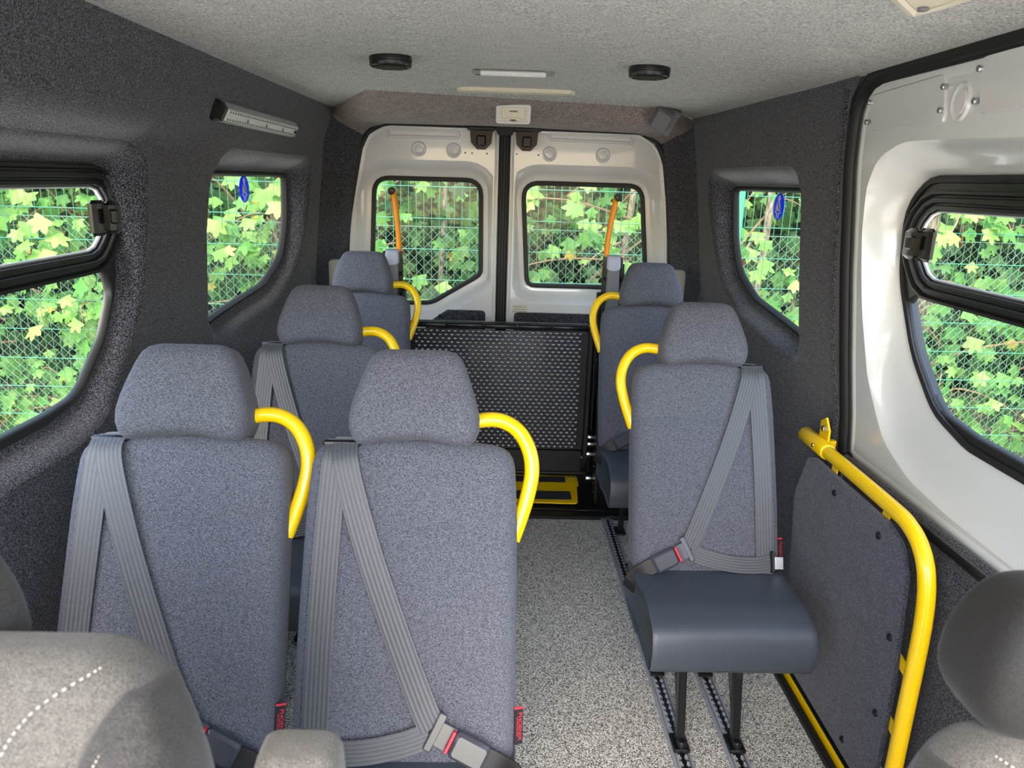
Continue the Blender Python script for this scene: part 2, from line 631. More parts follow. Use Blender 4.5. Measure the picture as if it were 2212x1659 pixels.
def onsurf(x, y, fn):
    """where the sight line of pixel x, y meets the side surface x = fn(y, z)"""
    p = at(x, y, X=fn(2, 1.2))
    for _ in range(30):
        p = at(x, y, X=fn(p.y, p.z))
    return p


# ------------------------------------------------------------------ the setting: floor, ceiling, walls
fl = MB()
fl.prism([(-.975, -1.0), (.935, -1.0), (.935, 2.12), (1.02, 2.2), (1.0, 3.22), (-.93, 3.22)], lambda u, v, t: (u, v, t), -.03, 0)
tag(fl.build('floor', 'floor', smooth=False), kind='structure')

p790 = at(790, 193, Z=1.858); p1440 = at(1440, 232, Z=1.856)
cl = MB()
c_out = [(-.785, -.25), (.99, -.25), (.99, 2.06), (.958, 2.2), (.945, 2.6), (.905, 3.45), (.897, 3.64), (p1440.x, p1440.y), (p790.x, p790.y), (-.785, 3.72)]
sheet(cl, c_out, [], lambda x, y: (x, y, cz(x)), .08)
sheet(cl, c_out, [], lambda x, y: (x, y, cz(x) + .03), 0)
tag(cl.build('ceiling', 'ceiling', smooth=True), kind='structure')

# left wall with its two openings -------------------------------------------------
F1 = rounded([(.72, 1.548), (1.955, 1.548), (1.985, 1.40), (1.965, 1.235), (1.885, 1.105), (1.735, .99), (1.60, .968), (.72, .968)],
             [.08, .07, .2, .2, .3, .1, .2, .08])
F1 = [tuple(p) for p in resample(ccw(F1), 96)]


def GXL(y, z=0):
    return -1.005 + .055 * smooth01((y - 2.5) / 1.0)


def GXR(y, z=0):
    return 1.125 - .075 * smooth01((y - 2.4) / 1.1)


def quarter(px, near, side, fn):
    pts = []
    for x, y in px:
        p = onsurf(x, y, fn); pts.append((p.y, p.z))
    return pts


qL = quarter([(612, 373), (613, 480), (605, 560), (568, 618), (461, 688)], 0, -1, GXL)
zt = 1.532
QL = rounded([(2.52, zt), (qL[0][0] + .01, zt), (qL[0][0] - .01, qL[1][1]), qL[2], qL[3], qL[4], (2.52, qL[4][1] - .012)], [.05, .03, .3, .2, .25, .3, .03])
QL = [tuple(p) for p in resample(ccw(QL), 96)]
qR = quarter([(1590, 407), (1588, 520), (1597, 590), (1632, 648), (1742, 735)], 0, 1, GXR)
QR = rounded([(2.52, zt), (qR[0][0] + .01, zt), (qR[1][0], qR[1][1]), qR[2], qR[3], qR[4], (2.52, qR[4][1] - .012)], [.05, .03, .3, .2, .25, .3, .03])
QR = [tuple(p) for p in resample(ccw(QR), 96)]


def recess(mb, outline, outs, fn_wall, fn_glass, sgn, steps):
    """carpet or sheet metal rolling from the wall surface into the window: steps = (offset, depth share)"""
    rings = []
    for off, k in steps:
        ring = offset(outline, off)
        rings.append([Vector((fn_wall(y, z) * (1 - k) + fn_glass(y, z) * k, y, z)) for y, z in ring])
    mb.loft(rings)


wl = MB()
h1 = offset(F1, .05); h2 = offset(QL, .075)
h2 = [(min(y, 3.635), z) for y, z in h2]
sheet(wl, [(-.9, 0), (3.65, 0), (3.65, .4), (3.65, .7), (3.65, .85), (3.65, .97), (3.65, 1.05), (3.65, 1.4), (3.65, 1.69), (3.65, 1.835), (2.0, 1.842), (.3, 1.842), (.3, .95), (-.9, .95)],
      [h1, h2], lambda y, z: (WL(y, z), y, z), .04)
wl.v = wl.v
recess(wl, F1, None, WL, lambda y, z: -1.0, -1, [(.05, 0), (.04, .06), (.028, .3), (.014, .75), (.004, .97), (-.004, 1.0)])
rings = []
for off, k in [(.075, 0), (.062, .05), (.045, .25), (.028, .62), (.012, .9), (0, 1)]:
    rings.append([Vector((WL(min(y, 3.635), z) * (1 - k) + GXL(y) * k, min(y, 3.635), z)) for y, z in offset(QL, off)])
wl.loft(rings)
tag(wl.build('wall_left', 'wall', angle=70), kind='structure')

wr = MB()
h3 = [(min(y, 3.635), z) for y, z in offset(QR, .075)]
sheet(wr, [(2.165, 1.545), (2.165, 1.4), (2.165, 1.285), (2.165, 1.08), (2.165, .86), (2.165, .5), (2.165, 0), (3.65, 0), (3.65, .4), (3.65, .7), (3.65, .84), (3.65, .95), (3.65, 1.04), (3.65, 1.4), (3.65, 1.69), (3.65, 1.838), (2.13, 1.845), (2.11, 1.82), (2.15, 1.775), (2.165, 1.72)],
      [h3], lambda y, z: (WR(y, z), y, z), .04)
rings = []
for off, k in [(.075, 0), (.062, .05), (.045, .25), (.028, .62), (.012, .9), (0, 1)]:
    rings.append([Vector((WR(min(y, 3.635), z) * (1 - k) + GXR(y) * k, min(y, 3.635), z)) for y, z in offset(QR, off)])
wr.loft(rings)
# the raised roll of carpet beside the door opening
wr.tube([(WR(2.18, z) + .004, 2.18, z) for z in (0, .3, .6, .86, 1.08, 1.28, 1.54, 1.70, 1.80)], .012, 8)
tag(wr.build('wall_right', 'wall', angle=70), kind='structure')
wrf = MB()
sheet(wrf, [(-.9, 0), (.28, 0), (.28, 1.82), (.18, 1.82), (.12, .95), (-.9, .95)], [], lambda y, z: (WR(y, z) + .03, y, z), .08)
tag(wrf.build('wall_right_front', 'wall'), kind='structure')
tag(MB().prism([(-.25, 1.83), (.3, 1.842), (.3, 1.80), (-.25, 1.79)], lambda u, v, t: (t, u, v), -.83, -.78).build('trim_1', 'wall'), kind='structure')
# outer skin: roof, rear frame round the doors, jamb behind the sliding door's edge
tag(MB().box((.07, 1.48, -.055), (2.3, 4.95, .04)).build('floor_pan', 'black'), kind='structure')
tag(MB().box((.06, 1.82, 1.925), (2.3, 4.2, .03)).build('roof', 'white'), kind='structure')
jm = MB().loft([[Vector((WR(2.165, z), 2.165, z)) for z in (0, .5, .86, 1.08, 1.285, 1.545, 1.72, 1.845)], [Vector((lerp_table([(1.84, .99), (1.6, .995), (1.3, 1.03), (1.05, 1.065), (.86, 1.095), (0, 1.11)], z) + .03, 2.150, z)) for z in (0, .5, .86, 1.08, 1.285, 1.545, 1.72, 1.86)], [Vector((1.20, 2.175, z)) for z in (0, .5, .9, 1.1, 1.3, 1.54, 1.72, 1.86)]], closed=False)
jm.loft([[Vector((WR(2.1, 1.84), y, 1.845)) for y in (2.18, 1.5, .5, -.2)], [Vector((1.2, y, 1.86)) for y in (2.18, 1.5, .5, -.2)]], closed=False)
tag(jm.build('trim_8', 'rubber'), kind='structure')

# rear corner returns between the side walls and the door opening
DY = 3.83
dl_px = [(786, 292), (775, 350), (766, 410), (758, 480), (752, 560), (750, 640)]
dr_px = [(1428, 312), (1436, 380), (1440, 450), (1443, 520), (1444, 580), (1445, 650)]
for nm, px, W, s in (('wall_back_left', dl_px, WL, -1), ('wall_back_right', dr_px, WR, 1)):
    e = PT(px, Y=DY) + [Vector((-.79 if s < 0 else .90, DY, .5)), Vector((-.79 if s < 0 else .90, DY, 0))]
    top = Vector((W(3.65, 1.828), 3.65, 1.828))
    a = resample([Vector((W(3.65, z), 3.65, z)) for z in (1.83, 1.69, 1.5, 1.38, 1.2, 1.05, .95, .85, .7, .5, 0)], 30, False)
    b = resample(e, 30, False)
    c1 = [p.lerp(q, .5) + Vector((s * .02, .02, 0)) for p, q in zip(a, b)]
    c0 = [p.lerp(q, .06) + Vector((-s * .0, -.004, 0)) for p, q in zip(a, b)]
    m = MB().loft([[p + Vector((s * .025, -.03, 0)) for p in a], a, c0, c1, b, [p + Vector((0, .05, 0)) for p in b]], closed=False)
    tag(m.build(nm, 'wall', angle=70), kind='structure')

tag(sheet(MB(), [(-1.02, -.3), (1.17, -.3), (1.17, 1.93), (-1.02, 1.93)], [[(-.765, .05), (.885, .05), (.877, 1.0), (.80, 1.64), (.68, 1.755), (-.56, 1.76), (-.67, 1.66), (-.76, 1.0)]], lambda x, z: (x, 3.885, z), 0).build('wall_back', 'white'), kind='structure')

# header panel over the rear doors
hp_top = [Vector((WL(3.65, 1.826), 3.65, 1.828)), p790, p1440, Vector((WR(3.65, 1.83), 3.65, 1.83))]
hp_mid = PT([(722, 246), (792, 264), (1095, 266), (1392, 287), (1495, 272)], Y=3.44)
hp_mid[0] = Vector((-.80, 3.655, 1.80)); hp_mid[-1] = Vector((.905, 3.655, 1.80))
hp_bot = PT([(786, 292), (800, 276), (838, 266), (1090, 274), (1376, 288), (1410, 300), (1428, 312)], Y=DY)
n = 60
tp = []
tk = resample([hp_top[0], hp_top[1]], 10, False) + resample([hp_top[1], hp_top[2]], 41, False)[1:-1] + resample([hp_top[2], hp_top[3]], 11, False)
tp = [Vector((p.x, p.y, cz(p.x) - .001)) if 9 < i < 49 else p for i, p in enumerate(tk)]
n = len(tp)
md = resample(hp_mid, n, False); bt = resample(hp_bot, n, False)
r0 = tp; r1 = [a.lerp(b, .12) + Vector((0, -.002, -.004)) for a, b in zip(tp, md)]; r2 = [a.lerp(b, .8) + Vector((0, 0, -.004)) for a, b in zip(tp, md)]
r3 = [a.lerp(b, .25) + Vector((0, 0, -.003)) for a, b in zip(md, bt)]
hm = MB().loft([[p + Vector((0, .0, .035)) for p in r0], r0, r1, r2, r3, bt, [p + Vector((0, .04, .0)) for p in bt]], closed=False)
tag(hm.build('ceiling_header', 'header', angle=60), kind='structure')
from mathutils.bvhtree import BVHTree
_hb = BVHTree.FromPolygons([Vector(p) for p in hm.v], hm.f)


def on_header(x, y):
    return _hb.ray_cast(CO, ray(x, y).normalized())[0]

# ------------------------------------------------------------------ rear doors
DOORY = 3.85
doorL = [(-.78, .06), (-.78, 1.02), (-.758, 1.30), (-.722, 1.49), (-.685, 1.665), (-.648, 1.738), (-.565, 1.779), (-.006, 1.777), (-.006, .06)]
doorR = [(.90, .06), (.892, .97), (.866, 1.257), (.845, 1.45), (.812, 1.64), (.772, 1.72), (.688, 1.772), (.046, 1.776), (.046, .06)]
winLr = [(-.668, .885), (-.640, 1.532), (-.090, 1.534), (-.083, 1.05), (-.345, .892)]
winRr = [(.148, .997), (.112, 1.529), (.730, 1.529), (.790, .997)]


def dome_ring(mb, c, nrm_y, r0, r1, h):
    rings = []
    for r, d in ((r1, 0), (r1 * .93, h), ((r0 + r1) / 2, h * 1.3), (r0, h), (r0 * .9, h * .2), (r0 * .5, h * .35), (.001, h * .4)):
        rings.append([Vector((c[0] + r * math.cos(a), c[1] - d, c[2] + r * math.sin(a))) for a in [2 * math.pi * k / 24 for k in range(24)]])
    return mb.loft(rings)


def rear_door(idx, outline, win, circles, ridge, latch_x, cardtop, dots):
    root = struct('door_%d' % idx, (outline[0][0] * .5, DOORY, .06))
    out = [tuple(p) for p in resample(ccw(rounded(outline, [.01, .1, .1, .1, .05, .06, .05, .012, .01], 4)), 120)]
    w = [tuple(p) for p in resample(ccw(rounded(win, [.05, .085, .085, .05, .12] if len(win) == 5 else [.05, .085, .085, .05], 8)), 96)]
    m = MB()
    ins = offset(out, -.022)
    m.loft([[Vector((x, DOORY + d, z)) for x, z in offset(out, o)] for o, d in ((0, .05), (0, -.006), (-.005, -.012), (-.014, -.012), (-.022, -.004))])
    rec = offset(w, .085)
    rec = [(max(min(x, -.034), -10) if outline[0][0] < 0 else max(x, .075), z) for x, z in rec]
    sheet(m, ins, [rec], lambda x, z: (x, DOORY - .004, z), .07)
    mid = lambda o, k: [((rx * (1 - k) + ox * k), (rz * (1 - k) + oz * k)) for (rx, rz), (ox, oz) in zip(rec, offset(w, o))]
    m.loft([[Vector((x, DOORY + d, z)) for x, z in rg] for rg, d in
            ((rec, -.004), (mid(.03, .12), -.001), (mid(.03, .3), .012), (mid(.03, .75), .034), (mid(.03, 1), .042), (mid(.018, 1), .043), (mid(.0, 1), .047))])
    m.build('panel', 'white', root, angle=50)
    g = MB().loft([[Vector((x, DOORY + d, z)) for x, z in offset(w, o)] for o, d in ((.006, .046), (.004, .036), (-.006, .033), (-.015, .036), (-.018, .05))])
    g.build('window_gasket', 'rubber', root)
    MB().add([(u, DOORY + .05, v) for u, v in offset(w, -.005)], [tuple(range(len(w)))]).build('glass', 'glass', root, smooth=False)
    for px in circles:
        p = at(px[0], px[1], Y=DOORY)
        e = dome_ring(MB(), (p.x, DOORY - .003, p.z), -1, .022, .037, .009)
        e.build('stamped_boss', 'white', root)
    rp = [(p.x, p.z) for p in PT(ridge, Y=DOORY)]
    rp = [tuple(p) for p in resample(ccw(rounded(rp, .008)), 60)]
    e = MB().loft([[Vector((x, DOORY - d, z)) for x, z in offset(rp, o)] for o, d in ((.004, .003), (-.001, .014), (-.007, .014), (-.012, .004), (-.014, .0035))])
    sheet(e, offset(rp, -.014), [], lambda x, z: (x, DOORY - .0045, z), 0)
    e.build('stamped_ridge', 'white', root, angle=60)
    for px in dots:
        p = at(px[0], px[1], Y=DOORY)
        MB().cyl((p.x, DOORY - .008, p.z), (p.x, DOORY, p.z), .0045, 8).build('plug', 'greyplastic', root)
    # top latch
    L = MB()
    p = at(latch_x, 274, Y=DOORY - .03)
    L.box((p.x, DOORY - .045, 1.771), (.135, .05, .018), bev=.004)
    L.prism([(-.056, 1.765), (.056, 1.765), (.050, 1.705), (.020, 1.675), (-.020, 1.675), (-.050, 1.705)], lambda u, v, t: (p.x + u, DOORY - t, v - (p.x > 0) * .001), .005, .03)
    L.box((p.x, DOORY - .04, 1.715), (.045, .03, .05), bev=.006)
    L.cyl((p.x - .04, DOORY - .034, 1.735), (p.x - .04, DOORY - .026, 1.735), .009, 10)
    L.cyl((p.x + .04, DOORY - .034, 1.735), (p.x + .04, DOORY - .026, 1.735), .009, 10)
    L.build('latch', 'black', root)
    c = MB()
    cp = rounded(cardtop, .025)
    c.prism(ccw(cp), lambda u, v, t: (u, t, v), DOORY - .025, DOORY - .004)
    c.build('carpet_card', 'wall', root)
    for x, z in ((cardtop[1][0], cardtop[1][1]), (cardtop[2][0], cardtop[2][1])):
        k = 1 if x < (cardtop[1][0] + cardtop[2][0]) / 2 else -1
        MB().cyl((x + k * .035, DOORY - .03, z - .03), (x + k * .035, DOORY - .02, z - .03), .009, 10, bev=.002).build('card_stud', 'black', root)
    return root


rear_door(1, doorL, winLr, [(905, 322), (980, 325)], [(835, 296), (842, 276), (992, 283), (992, 300)], 1040, [(-.74, .1), (-.36, .80), (-.26, .872), (-.06, .872), (-.06, .1)],
          [(1005, 330), (1020, 331), (1052, 332)])
rear_door(2, doorR, winRr, [(1187, 333), (1302, 336)], [(1184, 287), (1360, 294), (1370, 312), (1186, 303)], 1139, [(.09, .1), (.09, .868), (.55, .868), (.82, .8), (.82, .1)],
          [(1108, 332), (1116, 333), (1163, 335)])
sm = MB().box((.020, DOORY + .0, .93), (.052, .05, 1.70), bev=.01)
sm.box((.020, DOORY - .03, .93), (.018, .03, 1.68), bev=.006)
sm.prism([(-.035, 1.785), (.075, 1.785), (.055, 1.745), (-.015, 1.745)], lambda u, v, t: (u, t, v), DOORY - .05, DOORY)
tag(sm.build('trim_2', 'rubber'), kind='structure')
fr = MB()
ol = resample(rounded([(-.782, .02), (-.782, 1.02), (-.762, 1.30), (-.727, 1.49), (-.692, 1.665), (-.655, 1.745), (-.57, 1.788), (.02, 1.788), (.695, 1.781), (.78, 1.73), (.820, 1.645), (.852, 1.45), (.874, 1.257), (.90, .97), (.905, .02)],
                      [0, .1, .1, .1, .05, .06, .05, 0, .05, .05, .05, .1, .1, .1, 0], 5), 120, False)
fr.tube([Vector((p[0], DOORY - .014, p[1])) for p in ol], .013, 8)
tag(fr.build('trim_3', 'rubber'), kind='structure')
bs = MB().box((.06, 4.02, .9), (.1, .02, .1))
back = MB().prism([(-.95, 0), (1.08, 0), (1.08, .05), (-.95, .05)], lambda u, v, t: (u, t, v), 3.80, 3.92)
tag(back.build('trim_9', 'blackmetal', smooth=False), kind='structure')

# ------------------------------------------------------------------ side windows
def quarter_window(idx, Q, GX, s):
    root = struct('window_%d' % idx, (GX(3.0), 3.0, 1.0))
    g = MB().loft([[Vector((GX(y) + s * d, y, z)) for y, z in offset(Q, o)] for o, d in ((.004, -.006), (.0, -.012), (-.008, -.012), (-.014, .0), (-.016, .012))])
    g.build('window_seal', 'rubber', root)
    m = MB(); q = offset(Q, -.004)
    sheet(m, q, [], lambda y, z: (GX(y) + s * .006, y, z), .1)
    m.build('glass', 'glass', root)
    return root


quarter_window(2, QL, GXL, -1)
quarter_window(3, QR, GXR, 1)


def slider_window(idx, F, X0, s, up, low, latch_px, fwd=.72):
    """black plastic frame with a sliding upper pane and a fixed lower pane; X0 = plane of the frame"""
    root = struct('window_%d' % idx, (X0, 1.3, 1.0))
    U = [tuple(p) for p in resample(ccw(rounded(up, [.04, .09, .2, .09, .04], 6)), 80)]
    Lo = [tuple(p) for p in resample(ccw(rounded(low, [.04, .035, .15, .15, .12, .1, .04], 6)), 90)]
    U2 = offset(U, .03)
    m = MB()
    sheet(m, F, [offset(U, .045), Lo], lambda y, z: (X0, y, z), .1)
    m.loft([[Vector((X0 + s * d, y, z)) for y, z in offset(F, o)] for o, d in ((0, 0), (.004, .004), (.004, .03))])
    m.loft([[Vector((X0 + s * d, y, z)) for y, z in offset(Lo, o)] for o, d in ((0, 0), (-.004, .003), (-.005, .02))])
    m.build('frame', 'frameblack', root, angle=50)
    t = MB()
    t.loft([[Vector((X0 + s * d, y, z)) for y, z in offset(U, o)] for o, d in
            ((.047, .002), (.045, -.010), (.038, -.012), (.034, .002), (.030, .002), (.028, -.006), (.018, -.007), (.014, .006), (.010, .006), (.008, .0), (0, .002), (-.002, .02))])
    t.build('slider_track', 'frameblack', root, angle=30)
    t = MB().loft([[Vector((X0 + s * d, y, z)) for y, z in offset(U, o)] for o, d in ((-.001, .015), (-.006, .010), (-.009, .013), (-.009, .02))])
    t.build('pane_edge', 'silver', root)
    MB().add([(X0 + s * .02, u, v) for u, v in offset(U, -.004)], [tuple(range(len(U)))]).build('sliding_glass', 'glass', root, smooth=False)
    MB().add([(X0 + s * .016, u, v) for u, v in Lo], [tuple(range(len(Lo)))]).build('glass', 'glass', root, smooth=False)
    # latch: clip plate with a hooked catch
    p = at(latch_px[0], latch_px[1], X=X0 - s * .02)
    k = MB()
    k.box((p.x, p.y - .022, p.z), (.022, .06, .085), bev=.008)
    k.box((p.x - s * .012, p.y + .022, p.z), (.03, .05, .08), bev=.01)
    k.build('latch', 'blackgloss', root)
    k2 = MB().box((p.x - s * .028, p.y + .006, p.z + .003), (.014, .028, .036), bev=.005)
    k2.build('catch', 'blackgloss', root)
    return root


slider_window(1, F1, -1.0, -1,
              [(.80, 1.492), (1.955, 1.492), (1.985, 1.41), (1.90, 1.325), (.80, 1.325)],
              [(.80, 1.288), (1.915, 1.288), (1.945, 1.225), (1.87, 1.11), (1.73, 1.0), (1.60, .990), (.80, .990)],
              (222, 470))

# ------------------------------------------------------------------ sliding door on the right
DRT = [(1.84, .985), (1.6, .992), (1.3, 1.025), (1.05, 1.06), (.86, 1.09), (.7, 1.105), (0, 1.105)]
DR = lambda y, z: lerp_table(DRT, z)
sd = struct('door_3', (1.1, 1.2, 0))
SDO = rounded([(.3, .738), (2.135, .738), (2.135, 1.806), (.3, 1.806)], [.01, .02, .11, .01], 8)
SDO = [tuple(p) for p in resample(ccw(SDO), 140)]
rx = []
for x, y in [(2205, 296), (2060, 300), (1950, 306), (1900, 338), (1872, 400), (1862, 500), (1862, 670), (1874, 820), (1905, 950), (1960, 1035), (2040, 1110)]:
    p = onsurf(x, y, DR); rx.append((p.y, p.z))
RO = [(.42, rx[0][1])] + rx + [(1.40, .775), (.42, .775)]
RO = [tuple(p) for p in resample(ccw(rounded(RO, .08, 5)), 120)]
F4 = rounded([(.72, 1.562), (1.99, 1.562), (2.078, 1.49), (2.055, 1.31), (1.93, 1.115), (1.79, .995), (1.64, .955), (.72, .95)],
             [.08, .11, .1, .3, .4, .2, .2, .08])
F4 = [tuple(p) for p in resample(ccw(F4), 120)]


def align(a, b):
    """rotate outline b so that its points pair with those of a (by angle about b's centre)"""
    c = Vector((sum(p[0] for p in b) / len(b), sum(p[1] for p in b) / len(b)))
    best = min(range(len(b)), key=lambda i: (Vector(b[i]) - Vector(a[0])).length)
    return b[best:] + b[:best]


def radial(base, other):
    """for every point of base, the point where the ray from the centre through it meets `other`"""
    c = Vector((sum(p[0] for p in base) / len(base), sum(p[1] for p in base) / len(base)))
    out = []
    for p in base:
        d = (Vector(p) - c)
        best = None
        for i in range(len(other)):
            a = Vector(other[i - 1]); b = Vector(other[i]); e = b - a
            den = d.x * e.y - d.y * e.x
            if abs(den) < 1e-12: continue
            t = ((a.x - c.x) * e.y - (a.y - c.y) * e.x) / den
            u = ((a.x - c.x) * d.y - (a.y - c.y) * d.x) / den
            if t > 0 and -1e-6 <= u <= 1 + 1e-6: best = t if best is None else max(best, t)
        out.append(tuple(c + d * (best or 1)))
    return out


FX = 1.13
RO2 = radial(F4, RO)
m = MB()
m.loft([[Vector((DR(y, z) + d, y, z)) for y, z in offset(SDO, o)] for o, d in ((0, .05), (0, .004), (-.006, -.003), (-.02, -.003), (-.028, .0))])
sheet(m, offset(SDO, -.028), [RO2], lambda y, z: (DR(y, z), y, z), .06)
rg = []
for t, k in ((0, 0), (.03, .04), (.1, .22), (.22, .45), (.5, .68), (.8, .86), (.95, .97), (1.0, 1.0)):
    rg.append([Vector((DR(ry, rz) * (1 - k) + FX * k, ry * (1 - t) + fy * t, rz * (1 - t) + fz * t)) for (ry, rz), (fy, fz) in zip(RO2, offset(F4, .012))])
m.loft(rg)
m.build('panel', 'white', sd, angle=50)
g = MB().loft([[Vector((FX + d, y, z)) for y, z in offset(F4, o)] for o, d in ((.014, .004), (.012, -.008), (.004, -.012), (-.004, -.008), (-.006, .006))])
g.build('window_gasket', 'rubber', sd)
# upper access plates, screws and plug
for px in ([(1880, 207), (2047, 157), (2045, 268), (1886, 285)], [(2118, 124), (2330, 62), (2330, 210), (2120, 250)]):
    q = [onsurf(x, y, DR) for x, y in px]
    q2 = [tuple(p) for p in resample(ccw(rounded([(p.y, p.z) for p in q], .022, 5)), 48)]
    e = MB()
    e.loft([[Vector((DR(y, z) - d, y, z)) for y, z in offset(q2, o)] for o, d in ((.0, -.001), (0, .003), (-.003, .005))])
    sheet(e, offset(q2, -.003), [], lambda y, z: (DR(y, z) - .005, y, z), 0)
    pl = e.build('access_plate', 'white2', sd, angle=30)
    ys = [p.y for p in q]; zs = [p.z for p in q]
    for yy in (min(ys) + .018, max(ys) - .018):
        for zz in (min(zs) + .03, max(zs) - .03):
            MB().cyl((DR(yy, zz) - .014, yy, zz), (DR(yy, zz), yy, zz), .007, 8, bev=.002).build('screw', 'steel', pl)
p = onsurf(2079, 220, DR)
e = MB()
rings = []
for r, d in ((.042, .0), (.038, .007), (.030, .004), (.026, .002), (.024, .006), (.001, .006)):
    rings.append([Vector((DR(p.y, p.z) - d, p.y + r * .8 * math.cos(a), p.z + r * math.sin(a))) for a in [2 * math.pi * k / 28 for k in range(28)]])
e.loft(rings).build('round_plug', 'white', sd)
# carpeted lower half of the door with a raised edge
c = MB()
low = [(-.5, 0), (2.13, 0), (2.13, .74), (1.5, .728), (-.5, .72)]
sheet(c, low, [], lambda y, z: (DR(y, z) - .014, y, z), .1)
c.tube([Vector((DR(2, .735) - .012, y, .735)) for y in (2.13, 1.8, 1.4, .9, .3)], .012, 8)
c.build('carpet_card', 'wall', sd)
c = MB()
b1 = ccw(rounded([(.4, .05), (2.02, .05), (2.02, .60), (1.85, .66), (.4, .66)], .05))
b1 = [tuple(p) for p in resample(b1, 60)]
c.loft([[Vector((DR(y, z) - d, y, z)) for y, z in offset(b1, o)] for o, d in ((.02, .012), (.008, .02), (-.004, .026))])
sheet(c, offset(b1, -.004), [], lambda y, z: (DR(y, z) - .026, y, z), .1)
c.build('door_pocket_panel', 'wall', sd)
slider_window(4, offset(F4, -.006), FX - .002, 1,
              [(.80, 1.492), (1.99, 1.492), (2.045, 1.41), (1.95, 1.305), (.80, 1.305)],
              [(.80, 1.272), (1.965, 1.272), (2.03, 1.235), (1.925, 1.09), (1.785, .995), (1.63, .978), (.80, .970)],
              (1990, 528))
s_ = MB()
sp = offset(SDO, .022)
s_.tube([Vector((DR(y, z) - .004, y, z)) for y, z in sp] + [Vector((DR(*sp[0]) - .004, sp[0][0], sp[0][1]))], .021, 10, cap=False)
s_.tube([Vector((DR(y, z) + .0, y, z)) for y, z in offset(SDO, .006)], .010, 8, cap=False)
s_.tube([Vector((DR(2.15, z) - .004, 2.152, z)) for z in (.76, .5, .2, .0)], .018, 8)
tag(s_.build('trim_4', 'rubber'), kind='structure')
tr = MB().box((.943, .55, .008), (.022, 3.1, .024), bev=.004)
tag(tr.build('trim_5', 'rubber'), kind='structure')
tr = MB().box((.962, .55, .016), (.012, 3.08, .03), bev=.003)
tag(tr.build('trim_6', 'yellow'), kind='structure')
tr = MB().box((.03, 3.215, .008), (1.9, .05, .022), bev=.004)
tag(tr.build('trim_7', 'blackmetal'), kind='structure')

# ------------------------------------------------------------------ seats
TILT = R(22)


def B(x, w, d=0.0):
    """point on a seat back: x across, w up along the back, d behind its front face"""
    return Vector((x, w * math.sin(TILT) + d * math.cos(TILT), .45 + w * math.cos(TILT) - d * math.sin(TILT)))


BN = Vector((0, -math.cos(TILT), math.sin(TILT)))


def rrect(hw, d0, d1, r, n=52):
    return [tuple(p) for p in resample(rounded([(-hw, d0), (hw, d0), (hw, d1), (-hw, d1)], [r, r, r * .8, r * .8], 5), n)]


def stack(sections, fw, n=52):
    rings = []
    for w, hw, d0, d1, r in sections:
        rings.append([B(x, w + fw(x, w), d - (.008 * (1 - (x / .22) ** 2) if d < .03 else 0)) for x, d in rrect(hw, d0, d1, r, n)])
    return MB().loft(rings, cap=True)


def smooth_path(pts, n=6):
    P = [Vector(p) for p in pts]; out = []
    for i in range(len(P) - 1):
        p0, p1, p2, p3 = P[max(i - 1, 0)], P[i], P[i + 1], P[min(i + 2, len(P) - 1)]
        for k in range(n):
            t = k / n
            out.append(.5 * ((2 * p1) + (p2 - p0) * t + (2 * p0 - 5 * p1 + 4 * p2 - p3) * t * t + (3 * p1 - p0 - 3 * p2 + p3) * t ** 3))
    out.append(P[-1])
    return out


def text_mesh(txt, size, bold=False):
    c = bpy.data.curves.new('t', 'FONT')
    c.body = txt; c.size = size; c.align_x = 'CENTER'; c.align_y = 'CENTER'
    c.extrude = 0; c.offset = size * .02 if bold else 0
    c.resolution_u = 2
    o = bpy.data.objects.new('t', c); COL.objects.link(o)
    dg = bpy.context.evaluated_depsgraph_get()
    me = bpy.data.meshes.new_from_object(o.evaluated_get(dg))
    vs = [tuple(v.co) for v in me.vertices]; fs = [tuple(p.vertices) for p in me.polygons]
    bpy.data.objects.remove(o); bpy.data.curves.remove(c); bpy.data.meshes.remove(me)
    return vs, fs


def place_text(mb, txt, size, org, ux, uy, bold=False):
    vs, fs = text_mesh(txt, size, bold)
    org = Vector(org); ux = Vector(ux); uy = Vector(uy)
    mb.add([org + ux * v[0] + uy * v[1] for v in vs], fs)
    return mb


